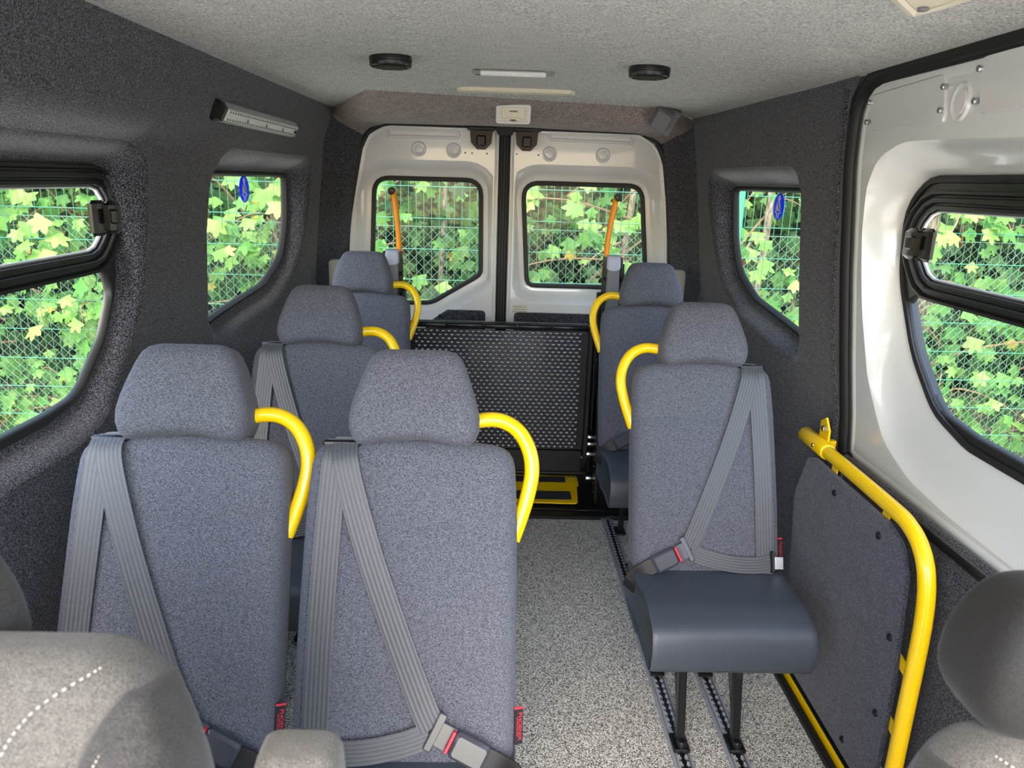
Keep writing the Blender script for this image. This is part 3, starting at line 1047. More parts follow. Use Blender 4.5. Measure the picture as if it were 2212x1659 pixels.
def make_seat(s):
    """single passenger seat; s = 1: belt guide on its -x shoulder and grab handle on its +x side, s = -1 mirrored"""
    root = empty('passenger_seat')
    dome = lambda x, w: .016 * (1 - min(1, (x / .2) ** 2)) * smooth01((w - .42) / .16)
    bk = stack([(-.07, .190, .02, .075, .02), (-.05, .203, .006, .084, .028), (.0, .210, -.006, .088, .03), (.07, .214, -.012, .09, .032), (.098, .214, -.011, .09, .032), (.108, .214, -.0085, .09, .032), (.118, .214, -.0115, .09, .032),
                (.2, .214, -.013, .09, .032), (.32, .213, -.009, .09, .032), (.45, .211, -.004, .09, .03), (.455, .211, -.002, .09, .03), (.46, .211, -.004, .09, .03), (.53, .208, .0, .09, .03),
                (.57, .205, .002, .09, .03), (.588, .201, .006, .086, .03), (.600, .193, .014, .08, .028), (.607, .182, .022, .072, .024), (.610, .165, .03, .062, .018)], dome).mirror(s)
    bko = bk.build('backrest', 'seat', root, angle=75)
    st = MB()
    for i in range(30):
        x = -.055 + i * .0058
        st.box(B(x * s + (.0 if s > 0 else -.0), .4575, -.0115), (.0035, .0016, .0014), rot=Matrix.Rotation(-TILT, 3, 'X'))
    st.build('stitching', 'threadgrey', bko)
    arch = lambda x, w: .017 * (1 - min(1, (x / .115) ** 2)) * (1 - smooth01((w - .615) / .06))
    hs = [(.607, .100, .006, .062, .018), (.611, .112, -.008, .074, .024), (.622, .122, -.017, .08, .027), (.645, .130, -.021, .083, .028), (.67, .130, -.022, .083, .028), (.70, .1235, -.021, .082, .028),
          (.735, .1125, -.018, .08, .028), (.765, .102, -.014, .077, .028), (.787, .0925, -.007, .07, .026), (.799, .082, .004, .062, .024), (.805, .066, .015, .052, .018)]
    hd = stack(hs, arch).mirror(s)
    ho = hd.build('headrest', 'seat', root, angle=75)
    for sx in (-1, 1):
        MB().tube([B(sx * (hw - .016), w + arch(hw, w), d0 + .003) for w, hw, d0, d1, r in hs[2:-2]], .0016, 6).build('side_seam', 'seatside', ho)
    # cushion: side profile swept across with rounded ends
    prof = rounded([(.07, .465), (-.20, .475), (-.283, .452), (-.296, .395), (-.285, .335), (-.26, .325), (.07, .33)], [.01, .12, .07, .06, .03, .02, .01], 6)
    prof = [tuple(p) for p in resample(prof, 56)]
    cx, cy_ = -.11, .40
    rings = []
    for x, k in ((-.208, .84), (-.213, .90), (-.215, .95), (-.212, .985), (-.200, 1.0), (-.1, 1.0), (0, 1.0), (.1, 1.0), (.200, 1.0), (.212, .985), (.215, .95), (.213, .90), (.208, .84)):
        kk = 1 - (1 - k) * .28
        rings.append([Vector((x * (1 if y > -.1 else .975), cx + (y - cx) * kk, cy_ + (z - cy_) * (1 - (1 - k) * .55) + (.004 * math.cos(x * 7) if z > .43 else 0))) for y, z in prof])
    co = MB().loft(rings, cap=True).build('cushion', 'vinyl', root, angle=60)
    MB().box((0, .02, .335), (.38, .26, .03), bev=.004).build('seat_pan', 'blackmetal', root)
    # two leg frames standing on the floor rails
    for x in (-.078, .078):
        l = MB()
        for pts, wd in (([(x, -.10, .33), (x, -.165, .02)], .032), ([(x, .10, .33), (x, .16, .02)], .03)):
            a, b = Vector(pts[0]), Vector(pts[1]); d = b - a
            l.box((a + b) / 2, (.022, wd, d.length), rot=Matrix.Rotation(math.atan2(-d.y, d.z), 3, 'X'), bev=.004)
        l.tube([(x, -.13, .10), (x, -.02, .29)], .009, 6)
        l.box((x, -.165, .019), (.046, .07, .012), bev=.003)
        l.box((x, .165, .019), (.046, .07, .012), bev=.003)
        lo = l.build('leg', 'blackmetal', root)
        MB().cyl((x, -.185, .02), (x, -.185, .045), .012, 10, bev=.003).build('foot_bolt', 'black', lo)
    # yellow grab handle
    hp = smooth_path([B(.09, .655, .05), B(.14, .668, .05), B(.178, .666, .05), B(.212, .645, .05), B(.234, .606, .05), B(.240, .562, .05), B(.232, .515, .05), B(.218, .468, .05), B(.203, .425, .05)], 6)
    g = MB().tube(hp, .0155, 14).mirror(s)
    go = g.build('grab_handle', 'yellow', root)
    # belt
    gd = MB().box(B(-.142, .612, .035), (.078, .070, .014), rot=Matrix.Rotation(-TILT, 3, 'X'), bev=.005).mirror(s)
    gd.build('belt_guide', 'black', root)
    v = MB().ribbon(smooth_path([B(-.150, .45, .099), B(-.150, .60, .088), B(-.150, .620, .05), B(-.150, .612, .005), B(-.150, .585, -.012), B(-.154, .53, -.014), B(-.159, .4, -.018), B(-.162, .25, -.023), B(-.163, .1, -.023), B(-.163, -.01, -.02)], 5),
                    [Vector((0, 1, 0))] * 1 + [Vector((0, 1, .5))] * 4 + [Vector((0, .2, 1))] * 6 + [BN] * 35, .050)
    v.mirror(s)
    vo = v.build('retractor_belt', 'belt', root)
    dg = MB().ribbon(smooth_path([B(-.134, .625, .045), B(-.134, .617, .008), B(-.132, .588, -.015), B(-.118, .53, -.020), B(-.075, .40, -.024), B(-.02, .26, -.028), B(.035, .13, -.030), B(.058, .082, -.030)], 5),
                     [Vector((0, .3, 1))] * 6 + [BN] * 40, .050)
    dg.mirror(s); dg.build('shoulder_belt', 'belt', root)
    lp = MB().ribbon(smooth_path([B(.052, .070, -.030), B(.0, .052, -.030), B(-.07, .038, -.030), B(-.14, .036, -.028), B(-.180, .045, -.026)], 5),
                     [BN] * 40, .046)
    lp.mirror(s); lp.build('lap_belt', 'belt', root)
    an = MB().box(B(-.182, .046, -.030), (.010, .014, .062), rot=Matrix.Rotation(-TILT, 3, 'X'), bev=.003).mirror(s)
    an.build('anchor_cover', 'black', root)
    an = MB().box(B(-.200, .042, -.018), (.034, .004, .034), rot=Matrix.Rotation(-TILT, 3, 'X')).mirror(s)
    an.build('anchor_plate', 'steel', root)
    ax = (B(.19, .018, 0) - B(.06, .082, 0)).normalized()
    nn = BN.copy(); sd_ = ax.cross(nn).normalized()
    RM = Matrix((ax, sd_, nn)).transposed()
    t = MB().box(B(.064, .078, -.036), (.016, .074, .006), rot=RM, bev=.002)
    t.box(B(.083, .069, -.036), (.03, .046, .005), rot=RM, bev=.001).mirror(s)
    t.build('tongue', 'buckle', root)
    k = MB().box(B(.128, .047, -.042), (.070, .050, .024), rot=RM, bev=.006).mirror(s)
    ko = k.build('buckle', 'buckle', root)
    MB().box(B(.0925, .064, -.043), (.006, .042, .017), rot=RM, bev=.001).mirror(s).build('release_button', 'red', ko)
    sk = MB().ribbon(smooth_path([B(.155, .034, -.036), B(.185, .018, -.03), B(.212, -.005, -.01), B(.222, -.04, .01)], 5), [BN] * 12 + [Vector((.7, -.6, .3))] * 8, .042, .004)
    sk.mirror(s); sk.build('buckle_stalk', 'rubber', root)
    # woven maker's tag on the +x seam
    tx = .2165
    q = MB().box(B(tx + .004, .075, .012), (.003, .019, .066), rot=Matrix.Rotation(-TILT, 3, 'X') @ Matrix.Rotation(R(-58), 3, 'Z'))
    to = q.build('maker_tag', 'tagblack', root)
    RT = Matrix.Rotation(-TILT, 3, 'X') @ Matrix.Rotation(R(-58), 3, 'Z')
    uy = RT @ Vector((0, -1, 0)); ux = RT @ Vector((0, 0, -1))
    nrm = RT @ Vector((-1, 0, 0))
    uy = -ux.cross(nrm) if (ux.cross(nrm)).dot(uy) < 0 else ux.cross(nrm)
    c0 = B(tx + .004, .075, .012)
    for sg in (-1, 1):
        tm = MB()
        o = c0 + RT @ Vector((sg * .0019, 0, 0))
        yy = (RT @ Vector((sg * 1, 0, 0))).cross(ux)
        place_text(tm, 'PHOENIX', .0120, o + yy * .0022, ux, yy)
        place_text(tm, 'SEATING LIMITED', .0046, o - yy * .0042, ux, yy)
        tm.build('tag_lettering', 'tagred', to, smooth=False)
    MB().box(B(tx + .004, .109, .012), (.0032, .0192, .004), rot=RT).build('tag_border', 'tagred', to)
    return root


def copy_tree(o, parent=None):
    c = o.copy(); COL.objects.link(c); c.parent = parent
    for ch in list(o.children): copy_tree(ch, c)
    return c


seatL = make_seat(1)
seatR = make_seat(-1)
SEATS = [
    (seatL, 1, (-.618, 1.165, 0), 'grey cloth passenger seat nearest the left wall in the front pair'),
    (seatL, 0, (-.160, 1.165, 0), 'grey cloth passenger seat beside the aisle in the front pair'),
    (seatL, 0, (-.556, 2.05, 0), 'grey cloth seat in the second left row with a shadowed dark headrest'),
    (seatL, 0, (-.590, 3.0, .02), 'grey cloth seat at the rear left in front of the folded lift'),
    (seatR, 1, (.620, 1.90, 0), 'grey cloth seat on the right with slate vinyl cushion and legs standing on rails'),
    (seatR, 0, (.648, 2.84, .02), 'grey cloth seat at the rear right, mostly hidden behind another seat'),
]
made = []
for proto, first, loc, lab in SEATS:
    made.append((proto if first else copy_tree(proto), loc, lab))
for o, loc, lab in made:
    o.location = loc
    tag(o, lab, 'seat', 'single passenger seats with yellow grab handles')

# ------------------------------------------------------------------ floor rails under the seats
def rail(x, y0, y1, label):
    root = empty('floor_rail', (x, y0, 0), label=label, cat='rail', group='aluminium seat rails')
    m = MB().prism(rounded([(x - .020, 0), (x - .014, .010), (x + .014, .010), (x + .020, 0)], 0), lambda u, v, t: (u, t, v), y0, y1)
    m.build('track', 'alu', root, smooth=False)
    e = MB().box((x - .024, (y0 + y1) / 2, .006), (.009, y1 - y0, .012), bev=.002)
    e.box((x + .023, (y0 + y1) / 2, .004), (.006, y1 - y0, .008))
    e.build('edge_strip', 'aluside', root)
    h = MB(); n = int((y1 - y0) / .025)
    poly = []
    for i in range(n * 8 + 1):
        y = y0 + .01 + (y1 - y0 - .02) * i / (n * 8)
        poly.append((.0030 + .0045 * abs(math.cos(math.pi * (y - y0) / .025)), y))
    for i in range(len(poly) - 1):
        (w0, ya), (w1, yb) = poly[i], poly[i + 1]
        h.add([(x - w0, ya, .0108), (x + w0, ya, .0108), (x + w1, yb, .0108), (x - w1, yb, .0108)], [(0, 1, 2, 3)])
    h.build('slot', 'black', root, smooth=False)
    r_ = MB()
    for i in range(n):
        y = y0 + .0125 + .025 * i
        for sx in (-1, 1):
            r_.box((x + sx * .0098, y + .0125, .0120), (.007, .009, .003), bev=.001)
    r_.build('scalloped_lip', 'steel', root)


rail(.542, .2, 3.19, 'scalloped aluminium floor rail along the aisle edge under the right-hand seats')
rail(.698, .2, 3.19, 'scalloped aluminium floor rail nearer the side door under the right-hand seats')
rail(-.238, .9, 3.19, 'scalloped aluminium floor rail under the aisle side of the left seats')

# ------------------------------------------------------------------ yellow handrail with carpeted guard panel
X = .99
hr = empty('handrail', (X, 1.9, 0), label='yellow tubular handrail with carpeted guard panel beside the sliding door', cat='handrail')
pts = [(X, 2.19, .782), (X, 2.0, .782), (X, 1.80, .780), (X, 1.66, .777), (X, 1.60, .772), (X, 1.545, .752), (X, 1.505, .715), (X, 1.482, .66), (X, 1.472, .59), (X, 1.470, .5), (X, 1.472, .3), (X, 1.474, .1), (X, 1.475, .0)]
MB().tube(smooth_path(pts, 4), .0195, 18).build('rail_tube', 'yellow', hr)
s_ = MB().cyl((X, 2.215, .782), (X, 2.045, .782), .0245, 20, bev=.004); so = s_.build('end_sleeve', 'yellow', hr)
MB().cyl((X - .027, 2.10, .785), (X - .018, 2.10, .785), .006, 8, bev=.001).build('grub_screw', 'steel', so)
b = MB().prism([(2.085, .79), (2.145, .79), (2.145, .850), (2.115, .868), (2.085, .835)], lambda u, v, t: (t, u, v), X + .012, X + .018)
bo = b.build('wall_bracket', 'yellow', hr, smooth=False)
MB().cyl((X + .002, 2.113, .835), (X + .014, 2.113, .835), .010, 6, bev=.002).build('bracket_bolt', 'steel', bo)
b = MB().box((X + .032, 2.12, .785), (.04, .02, .02)); b.build('bracket_arm', 'yellow', hr)
for (ya, za, yb, zb) in ((1.985, .765, 1.985, .690), (1.685, .765, 1.700, .690), (1.475, .432, 1.56, .455), (1.478, .262, 1.55, .285)):
    a = Vector((X, ya, za)); c = Vector((X - .004, yb, zb)); d = (c - a)
    MB().box((a + c) / 2, (.005, .030, d.length + .02), rot=Matrix.Rotation(-math.atan2(d.y, d.z), 3, 'X')).build('fixing_tab', 'yellow', hr)
gp = [(p.y, p.z) for p in PT([(1760, 985), (1780, 990), (1925, 1130), (1955, 1180), (1963, 1250), (1955, 1310), (1935, 1470), (1903, 1640)], X=X - .01)]
gp = [(2.13, .735), (2.09, .748)] + gp[2:] + [(1.53, .045), (2.10, .045), (2.19, .59)]
gp = ccw(rounded(gp, [.02, .02, .04, .05, .05, .05, .05, .02, .02, .05, .05], 5))
g = MB(); g.prism(gp, lambda u, v, t: (t, u, v), X - .020, X - .006)
go = g.build('guard_panel', 'panelcarpet', hr, smooth=False)
for px in ((1802, 1065), (1897, 1157), (1921, 1377), (1890, 1540), (1818, 1597)):
    p = at(px[0], px[1], X=X - .022)
    rings = [[Vector((X - .019 - d, p.y + r * math.cos(a), p.z + r * math.sin(a))) for a in [2 * math.pi * k / 14 for k in range(14)]] for r, d in ((.010, 0), (.0095, .004), (.006, .007), (.001, .008))]
    MB().loft(rings).build('stud', 'black', go)

# ------------------------------------------------------------------ wheelchair lift
lift = empty('wheelchair_lift', (.03, 3.5, 0), label='black folded wheelchair lift with punched mesh platform in front of rear doors', cat='wheelchair lift')
LX0, LX1, LY = -.405, .435, 3.45
pl = MB()
tilt = .0
pl.prism(ccw([(LX0, .255), (LX1, .255), (LX1, .845), (LX0, .845)]), lambda u, v, t: (u, LY + t, v), 0, .012)
plo = pl.build('platform', 'blackmetal', lift, smooth=False)
bm_ = MB()
nr, nc = 32, 28
for i in range(nr):
    for j in range(nc):
        x = LX0 + .022 + (LX1 - LX0 - .04) * (j + (.5 if i % 2 else 0)) / nc
        z = .268 + (.838 - .268) * i / (nr - 1)
        if x > LX1 - .008: continue
        vs = []
        for rr, hgt in ((1, -.001), (.9, .0012), (.66, .0036), (.34, .0053)):
            vs += [Vector((x + .0140 * rr * math.cos(a), LY - hgt, z + .0076 * rr * math.sin(a))) for a in [2 * math.pi * q / 8 for q in range(8)]]
        vs.append(Vector((x, LY - .0058, z)))
        fs = [(t_ * 8 + q, t_ * 8 + (q + 1) % 8, t_ * 8 + 8 + (q + 1) % 8, t_ * 8 + 8 + q) for t_ in range(3) for q in range(8)] + [(24 + q, 24 + (q + 1) % 8, 32) for q in range(8)]
        bm_.add(vs, fs)
bm_.build('raised_tread', 'treadmetal', plo, angle=80)
for x in (LX0 - .012, LX1 + .014):
    MB().box((x, LY, .55), (.028, .05, .66), bev=.006).build('side_rail', 'blackmetal', lift)
t = MB()
for k in range(5):
    a = LX0 + (LX1 - LX0) * k / 5
    t.cyl((a + .002, LY - .002, .868), (a + (LX1 - LX0) / 5 - .002, LY - .002, .868), .014, 14, bev=.002)
t.box(((LX0 + LX1) / 2, LY + .022, .868), (LX1 - LX0, .03, .03), bev=.004)
t.build('top_hinge_tube', 'blackmetal', lift)
MB().box(((LX0 + LX1) / 2, LY + .01, .195), (LX1 - LX0, .02, .11), bev=.003).build('kick_plate', 'blackmetal', lift)
t = MB().cyl((LX0, LY + .01, .142), (LX1, LY + .01, .142), .010, 12)
t.cyl((LX0, LY + .02, .122), (LX1 + .02, LY + .02, .122), .006, 10)
t.build('bottom_tube', 'blackmetal', lift)
MB().box((.03, 3.53, .012), (1.02, .56, .02), bev=.004).build('base_tray', 'blackmetal', lift)
# bridge plate: yellow with two anti-slip strips
yp = ccw(rounded([(-.40, 3.30), (.412, 3.285), (.425, 3.47), (.435, 3.48), (.435, 3.58), (-.40, 3.60)], [.02, .025, .01, .01, .02, .02]))
hz = lambda y: .036 + (y - 3.29) * .06
y_ = MB().prism(yp, lambda u, v, t: (u, v, hz(v) + t), 0, .006)
yo = y_.build('bridge_plate', 'yellow', lift, smooth=False)
for y0, y1, xr in ((3.318, 3.405, .385), (3.505, 3.57, .372)):
    s_ = MB().prism(ccw(rounded([(-.36, y0), (xr, y0), (xr, y1), (-.36, y1)], .012)), lambda u, v, t: (u, v, hz(v) + t), .006, .008)
    s_.build('anti_slip_strip', 'grip', yo, smooth=False)
for x in (.395, .415):
    MB().cyl((x, 3.56, hz(3.56) + .004), (x, 3.56, hz(3.56) + .010), .007, 10).build('rivet', 'steel', yo)
# side plates and parallel arms
for sx in (-1, 1):
    xs = .497 if sx > 0 else -.455
    p = MB().prism(ccw(rounded([(3.30, .02), (3.62, .02), (3.62, .60), (3.50, .66), (3.44, .55), (3.30, .22)], .03)), lambda u, v, t: (t, u, v), xs - .006, xs + .006)
    po = p.build('side_plate', 'blackmetal', lift, smooth=False)
    a = MB()
    a.box((xs - sx * .018, 3.47, .42), (.018, .035, .60), rot=Matrix.Rotation(R(6), 3, 'X'), bev=.005)
    a.box((xs - sx * .026, 3.43, .62), (.012, .028, .50), rot=Matrix.Rotation(R(-3), 3, 'X'), bev=.004)
    a.box((xs - sx * .020, 3.42, .93), (.016, .024, .19), bev=.003)
    a.cyl((xs - sx * .034, 3.425, .84), (xs - sx * .004, 3.425, .84), .026, 16, bev=.003)
    a.cyl((xs - sx * .034, 3.425, .80), (xs - sx * .004, 3.425, .80), .020, 16, bev=.003)
    a.build('lift_arm', 'blackmetal', lift)
    w = MB().cyl((xs - sx * .03, 3.46, 1.010), (xs, 3.46, 1.010), .030, 20, bev=.005)
    wo_ = w.build('roller', 'black', lift)
    MB().cyl((xs - sx * .032, 3.46, 1.010), (xs - sx * .028, 3.46, 1.010), .010, 10).build('roller_hub', 'steel', wo_)
    for y, z in ((3.41, .335), (3.41, .30), (3.40, .125), (3.43, .24)):
        MB().cyl((xs - sx * .040, y, z), (xs - sx * .006, y, z), .012, 8, bev=.002).build('pivot_bolt', 'steel', po)
    for i in range(5):
        MB().cyl((xs - sx * .008, 3.36, .07 + i * .045), (xs, 3.36, .07 + i * .045), .004, 6).build('small_bolt', 'steel', po)
    # tall grey cover with a light cap
    cxp = (-.492 if sx < 0 else .540)
    cv = MB()
    rings = []
    for z, hw, r, yf in ((.30, .040, .02, 3.45), (.8, .038, .02, 3.45), (1.05, .034, .018, 3.46), (1.155, .032, .016, 3.465)):
        rings.append([Vector((cxp + x, yf + d, z)) for x, d in rrect(hw, -.0, .09, r, 32)])
    cv.loft(rings, cap=True)
    co = cv.build('actuator_cover', 'greyplastic', lift)
    rings = []
    for z, hw, yf, dd in ((1.150, .034, 3.462, .092), (1.165, .0345, 3.46, .095), (1.195, .0335, 3.468, .085), (1.204, .030, 3.474, .074), (1.206, .022, 3.48, .06)):
        rings.append([Vector((cxp + x, yf + d + (0 if z > 1.151 else 0), z - (.012 * (1 - (x / .035) ** 2) if z < 1.16 else 0))) for x, d in rrect(hw, 0, dd, .016, 32)])
    MB().loft(rings, cap=True).build('cover_cap', 'lightgrey', co)
    f = MB()
    for q in (-1, 1):
        f.prism(ccw([(3.44, .5), (3.56, .5), (3.54, 1.198), (3.475, 1.198)]), lambda u, v, t: (cxp + q * (.041 + (v - .5) * -.004) + t, u, v), -.004, .004)
        f.cyl((cxp + q * .046, 3.47, 1.10), (cxp + q * .034, 3.47, 1.10), .008, 8)
        f.tube([(cxp + q * .047, 3.475, 1.17), (cxp + q * .049, 3.465, .9)], .004, 6)
    f.build('cover_bracket', 'blackmetal', lift)
    # amber safety bar with black knob
    tx0, tx1 = (-.468, -.487) if sx < 0 else (.512, .538)
    ob = MB().tube(smooth_path([(tx0, 3.54, 1.0), (tx0, 3.54, 1.20), ((tx0 * .7 + tx1 * .3), 3.54, 1.32), (tx1, 3.54, 1.44), (tx1 - (.004 if sx < 0 else -.004), 3.53, 1.468)], 4), .0135, 14)
    oo = ob.build('safety_bar', 'orange', lift)
    kx = tx1 - (.010 if sx < 0 else -.010)
    kb = MB().cyl((kx, 3.50, 1.468), (kx, 3.55, 1.472), .0155, 16, bev=.002); kb.build('bar_end_cap', 'black', oo)

# ------------------------------------------------------------------ lamps, vents and fittings
def round_vent(px, label):
    p = at(px[0], px[1], Z=1.842)
    root = empty('ceiling_speaker', (p.x, p.y, cz(p.x)), label=label, cat='speaker', group='round black ceiling speakers')
    z = cz(p.x)
    a = [2 * math.pi * k / 40 for k in range(40)]
    MB().loft([[Vector((p.x + r * math.cos(t), p.y + r * math.sin(t), z - d)) for t in a] for r, d in
               ((.060, -.004), (.062, .010), (.0615, .013), (.0595, .013), (.0595, .0145), (.061, .0155), (.060, .026), (.057, .029), (.050, .030), (.048, .026), (.001, .026))]).build('housing', 'black', root)
    g = MB()
    for k in (-2, -1, 0, 1, 2):
        y = k * .017; w = math.sqrt(max(.046 ** 2 - y * y, 0))
        g.box((p.x, p.y + y, z - .029), (2 * w, .006, .006))
    g.build('grille', 'black', root)


round_vent((844, 142), 'round black ceiling speaker above the left rear seat side')
round_vent((1402, 165), 'round black ceiling speaker above the right rear seat side')

p0 = at(1020, 153, Z=1.865); p1 = at(1198, 157, Z=1.865)
cxm, cym = (p0.x + p1.x) / 2, (p0.y + p1.y) / 2; L = (p1 - p0).length
rt = empty('strip_light', (cxm, cym, 1.86), label='slim clear strip light under the ceiling between the two round speakers', cat='light')
MB().box((cxm, cym, 1.859), (L * .80, .022, .016), bev=.004).build('light_tube', 'whiteplastic', rt)
for sx in (-1, 1):
    MB().prism([(cxm + sx * L * .40, -.011), (cxm + sx * L * .47, -.009), (cxm + sx * L * .5, -.003), (cxm + sx * L * .5, .003), (cxm + sx * L * .47, .009), (cxm + sx * L * .40, .011)], lambda u, v, t: (u, cym + v, t), 1.853, 1.868).build('end_clip', 'clear', rt, smooth=False)
p0 = at(988, 190, Z=1.867); p1 = at(1240, 201, Z=1.867)
cxm, cym = (p0.x + p1.x) / 2, (p0.y + p1.y) / 2; L = (p1 - p0).length / 2
rt = empty('roof_lamp', (cxm, cym, 1.86), label='long cream roof lamp lens with tapered ends above the rear header', cat='light')
oc = ccw([(-L, -.012), (-L * .93, -.040), (-L * .8, -.05), (L * .8, -.05), (L * .93, -.040), (L, -.012), (L * .98, .04), (-L * .98, .04)])
MB().prism(oc, lambda u, v, t: (cxm + u, cym + v, t), 1.858, 1.875).build('lens', 'cream', rt, smooth=False)
MB().prism(offset(oc, -.012), lambda u, v, t: (cxm + u, cym + v, t), 1.8565, 1.859).build('inner_lens', 'creamdeep', rt, smooth=False)

# rectangular interior lamp on the header, tilted to face the cabin
pc = on_header(1109, 240) + Vector((0, -.022, -.012))
rt = empty('interior_lamp', pc, label='small rectangular cream interior lamp on the rear header above door seam', cat='light')
RX = Matrix.Rotation(R(24), 3, 'X')
fm = lambda u, v, t: pc + RX @ Vector((u, t, v))
o1 = ccw(rounded([(-.072, -.041), (.072, -.041), (.072, .041), (-.072, .041)], .012))
o1 = [tuple(p) for p in resample(o1, 48)]
m = MB().loft([[fm(u, v, t) for u, v in offset(o1, k)] for k, t in ((.002, .06), (.002, -.004), (-.002, -.009), (-.010, -.010), (-.013, -.006))])
m.build('housing', 'whiteplastic', rt)
m = MB(); sheet(m, offset(o1, -.0125), [], lambda u, v: fm(u, v, -.0062), 0); m.build('lens', 'cream', rt, smooth=False)
o2 = [tuple(p) for p in resample(ccw(rounded([(-.050, -.024), (-.022, -.016), (.022, -.016), (.050, -.024), (.050, .028), (-.050, .028)], .006)), 40)]
MB().loft([[fm(u, v, t) for u, v in offset(o2, k)] for k, t in ((.0015, -.006), (0, -.008), (-.0015, -.006))]).build('inner_lens', 'creamdeep', rt)
s_ = MB()
for k in (-1, 0, 1):
    s_.loft([[fm(k * .008 + r * 1.3 * math.cos(a), -.028 + r * math.sin(a), t) for a in [2 * math.pi * q / 14 for q in range(14)]] for r, t in ((.0056, -.007), (.0056, -.0085), (.004, -.0085), (.004, -.007))])
s_.build('switch', 'ink', rt)
MB().box(fm(0, .012, -.006), (.034, .002, .006), rot=RX).build('bulb_shadow', 'greyplastic', rt)

# grey sensor box on the header corner
pc = on_header(1428, 250) + Vector((0, -.03, -.012))
rt = empty('sensor_box', pc, label='tilted grey plastic sensor box at the right end of the rear header', cat='sensor')
RS = Matrix.Rotation(R(28), 3, 'X') @ Matrix.Rotation(R(-14), 3, 'Z') @ Matrix.Rotation(R(20), 3, 'Y')
MB().box(pc + RS @ Vector((0, .022, -.008)), (.125, .03, .116), rot=RS, bev=.002).build('base_plate', 'greyplastic', rt)
rings = []
for t, k in ((.020, 1), (-.012, .97), (-.030, .86), (-.038, .74)):
    rings.append([pc + RS @ Vector((x * k, t, z * k)) for x, z in rrect(.043, -.05, .048, .014, 32)])
MB().loft(rings, cap=True).build('cover', 'greyplastic', rt)
for u, v in ((-.054, .035), (.054, .035), (-.054, -.062), (.054, -.062)):
    MB().cyl(pc + RS @ Vector((u, .010, v)), pc + RS @ Vector((u, .004, v)), .003, 6).build('screw', 'steel', rt)

# LED bar on the left wall
pa = at(478, 243, X=-.815); pb = at(632, 282, X=-.822)
pa = onsurf(478, 243, lambda y, z: WL(y, z) + .02); pb = onsurf(634, 282, lambda y, z: WL(y, z) + .02)
mid = (pa + pb) / 2; ax = (pb - pa).normalized()
rt = empty('led_bar', mid, label='silver LED bar lamp on the left wall above the quarter window', cat='light')
nrm = Vector((.88, 0, -.47)); nrm = (nrm - ax * nrm.dot(ax)).normalized(); up = nrm.cross(ax)
if up.z < 0: up = -up
prof = [(-.030, -.024), (-.030, -.004), (-.020, .012), (-.017, .013), (.017, .013), (.020, .012), (.030, -.004), (.030, -.024)]
L = (pb - pa).length / 2
m = MB().loft([[mid + ax * t + up * u + nrm * v for u, v in prof] for t in (-L, L)], cap=True)
m.build('housing', 'silver', rt, smooth=False)
m = MB().loft([[mid + ax * t + up * u + nrm * v for u, v in ((-.0165, .0125), (-.0165, .0145), (.0165, .0145), (.0165, .0125))] for t in (-L + .01, L - .01)], cap=True)
m.build('lens_strip', 'whiteplastic', rt, smooth=False)
ld = MB()
for i in range(34):
    for u in (-.0115, .0115):
        c = mid + ax * (-L + .025 + (2 * L - .05) * i / 33) + up * u + nrm * .0147
        ld.box(c, (.0058, .0058, .0058), bev=.001)
for t in (-.5, 0, .5):
    ld.box(mid + ax * (L * t) + nrm * .0147, (.004, .006, .018))
ld.build('led_chips', 'greyplastic', rt)
for t0, t1 in ((-L - .028, -L), (L, L + .006)):
    e = MB()
    e.loft([[mid + ax * t + up * u * k + nrm * v * k for u, v in prof] for t, k in ((t0, .8), (t0 + (t1 - t0) * .3, 1.0), (t1, 1.03))], cap=True)
    e.build('end_cap', 'black', rt, smooth=False)
MB().box(mid + ax * (L - .03) + nrm * .016, (.014, .02, .012), bev=.002).build('switch', 'black', rt)

# lamp near the sliding door, at the picture's top edge
rt = empty('cabin_lamp', (.66, 1.25, 1.84), label='cream moulded ceiling lamp nearest the camera above the right-hand seats', cat='light')
o1 = ccw(rounded([(.715, 1.05), (.725, 1.29), (.705, 1.385), (.690, 1.380), (.595, 1.262), (.555, 1.20), (.535, 1.05)], [.03, .04, .02, .01, .05, .05, .03]))
o1 = [tuple(p) for p in resample(o1, 50)]
MB().loft([[Vector((x, y, z)) for x, y in offset(o1, k)] for k, z in ((.002, 1.87), (.002, 1.828), (-.004, 1.820), (-.014, 1.818), (-.02, 1.822))]).build('housing', 'cream', rt)
m = MB(); sheet(m, offset(o1, -.02), [], lambda x, y: (x, y, 1.8225), 0); m.build('lens', 'creamdeep', rt, smooth=False)
MB().cyl((.685, 1.32, 1.823), (.685, 1.32, 1.817), .009, 12, bev=.002).build('switch', 'greyplastic', rt)

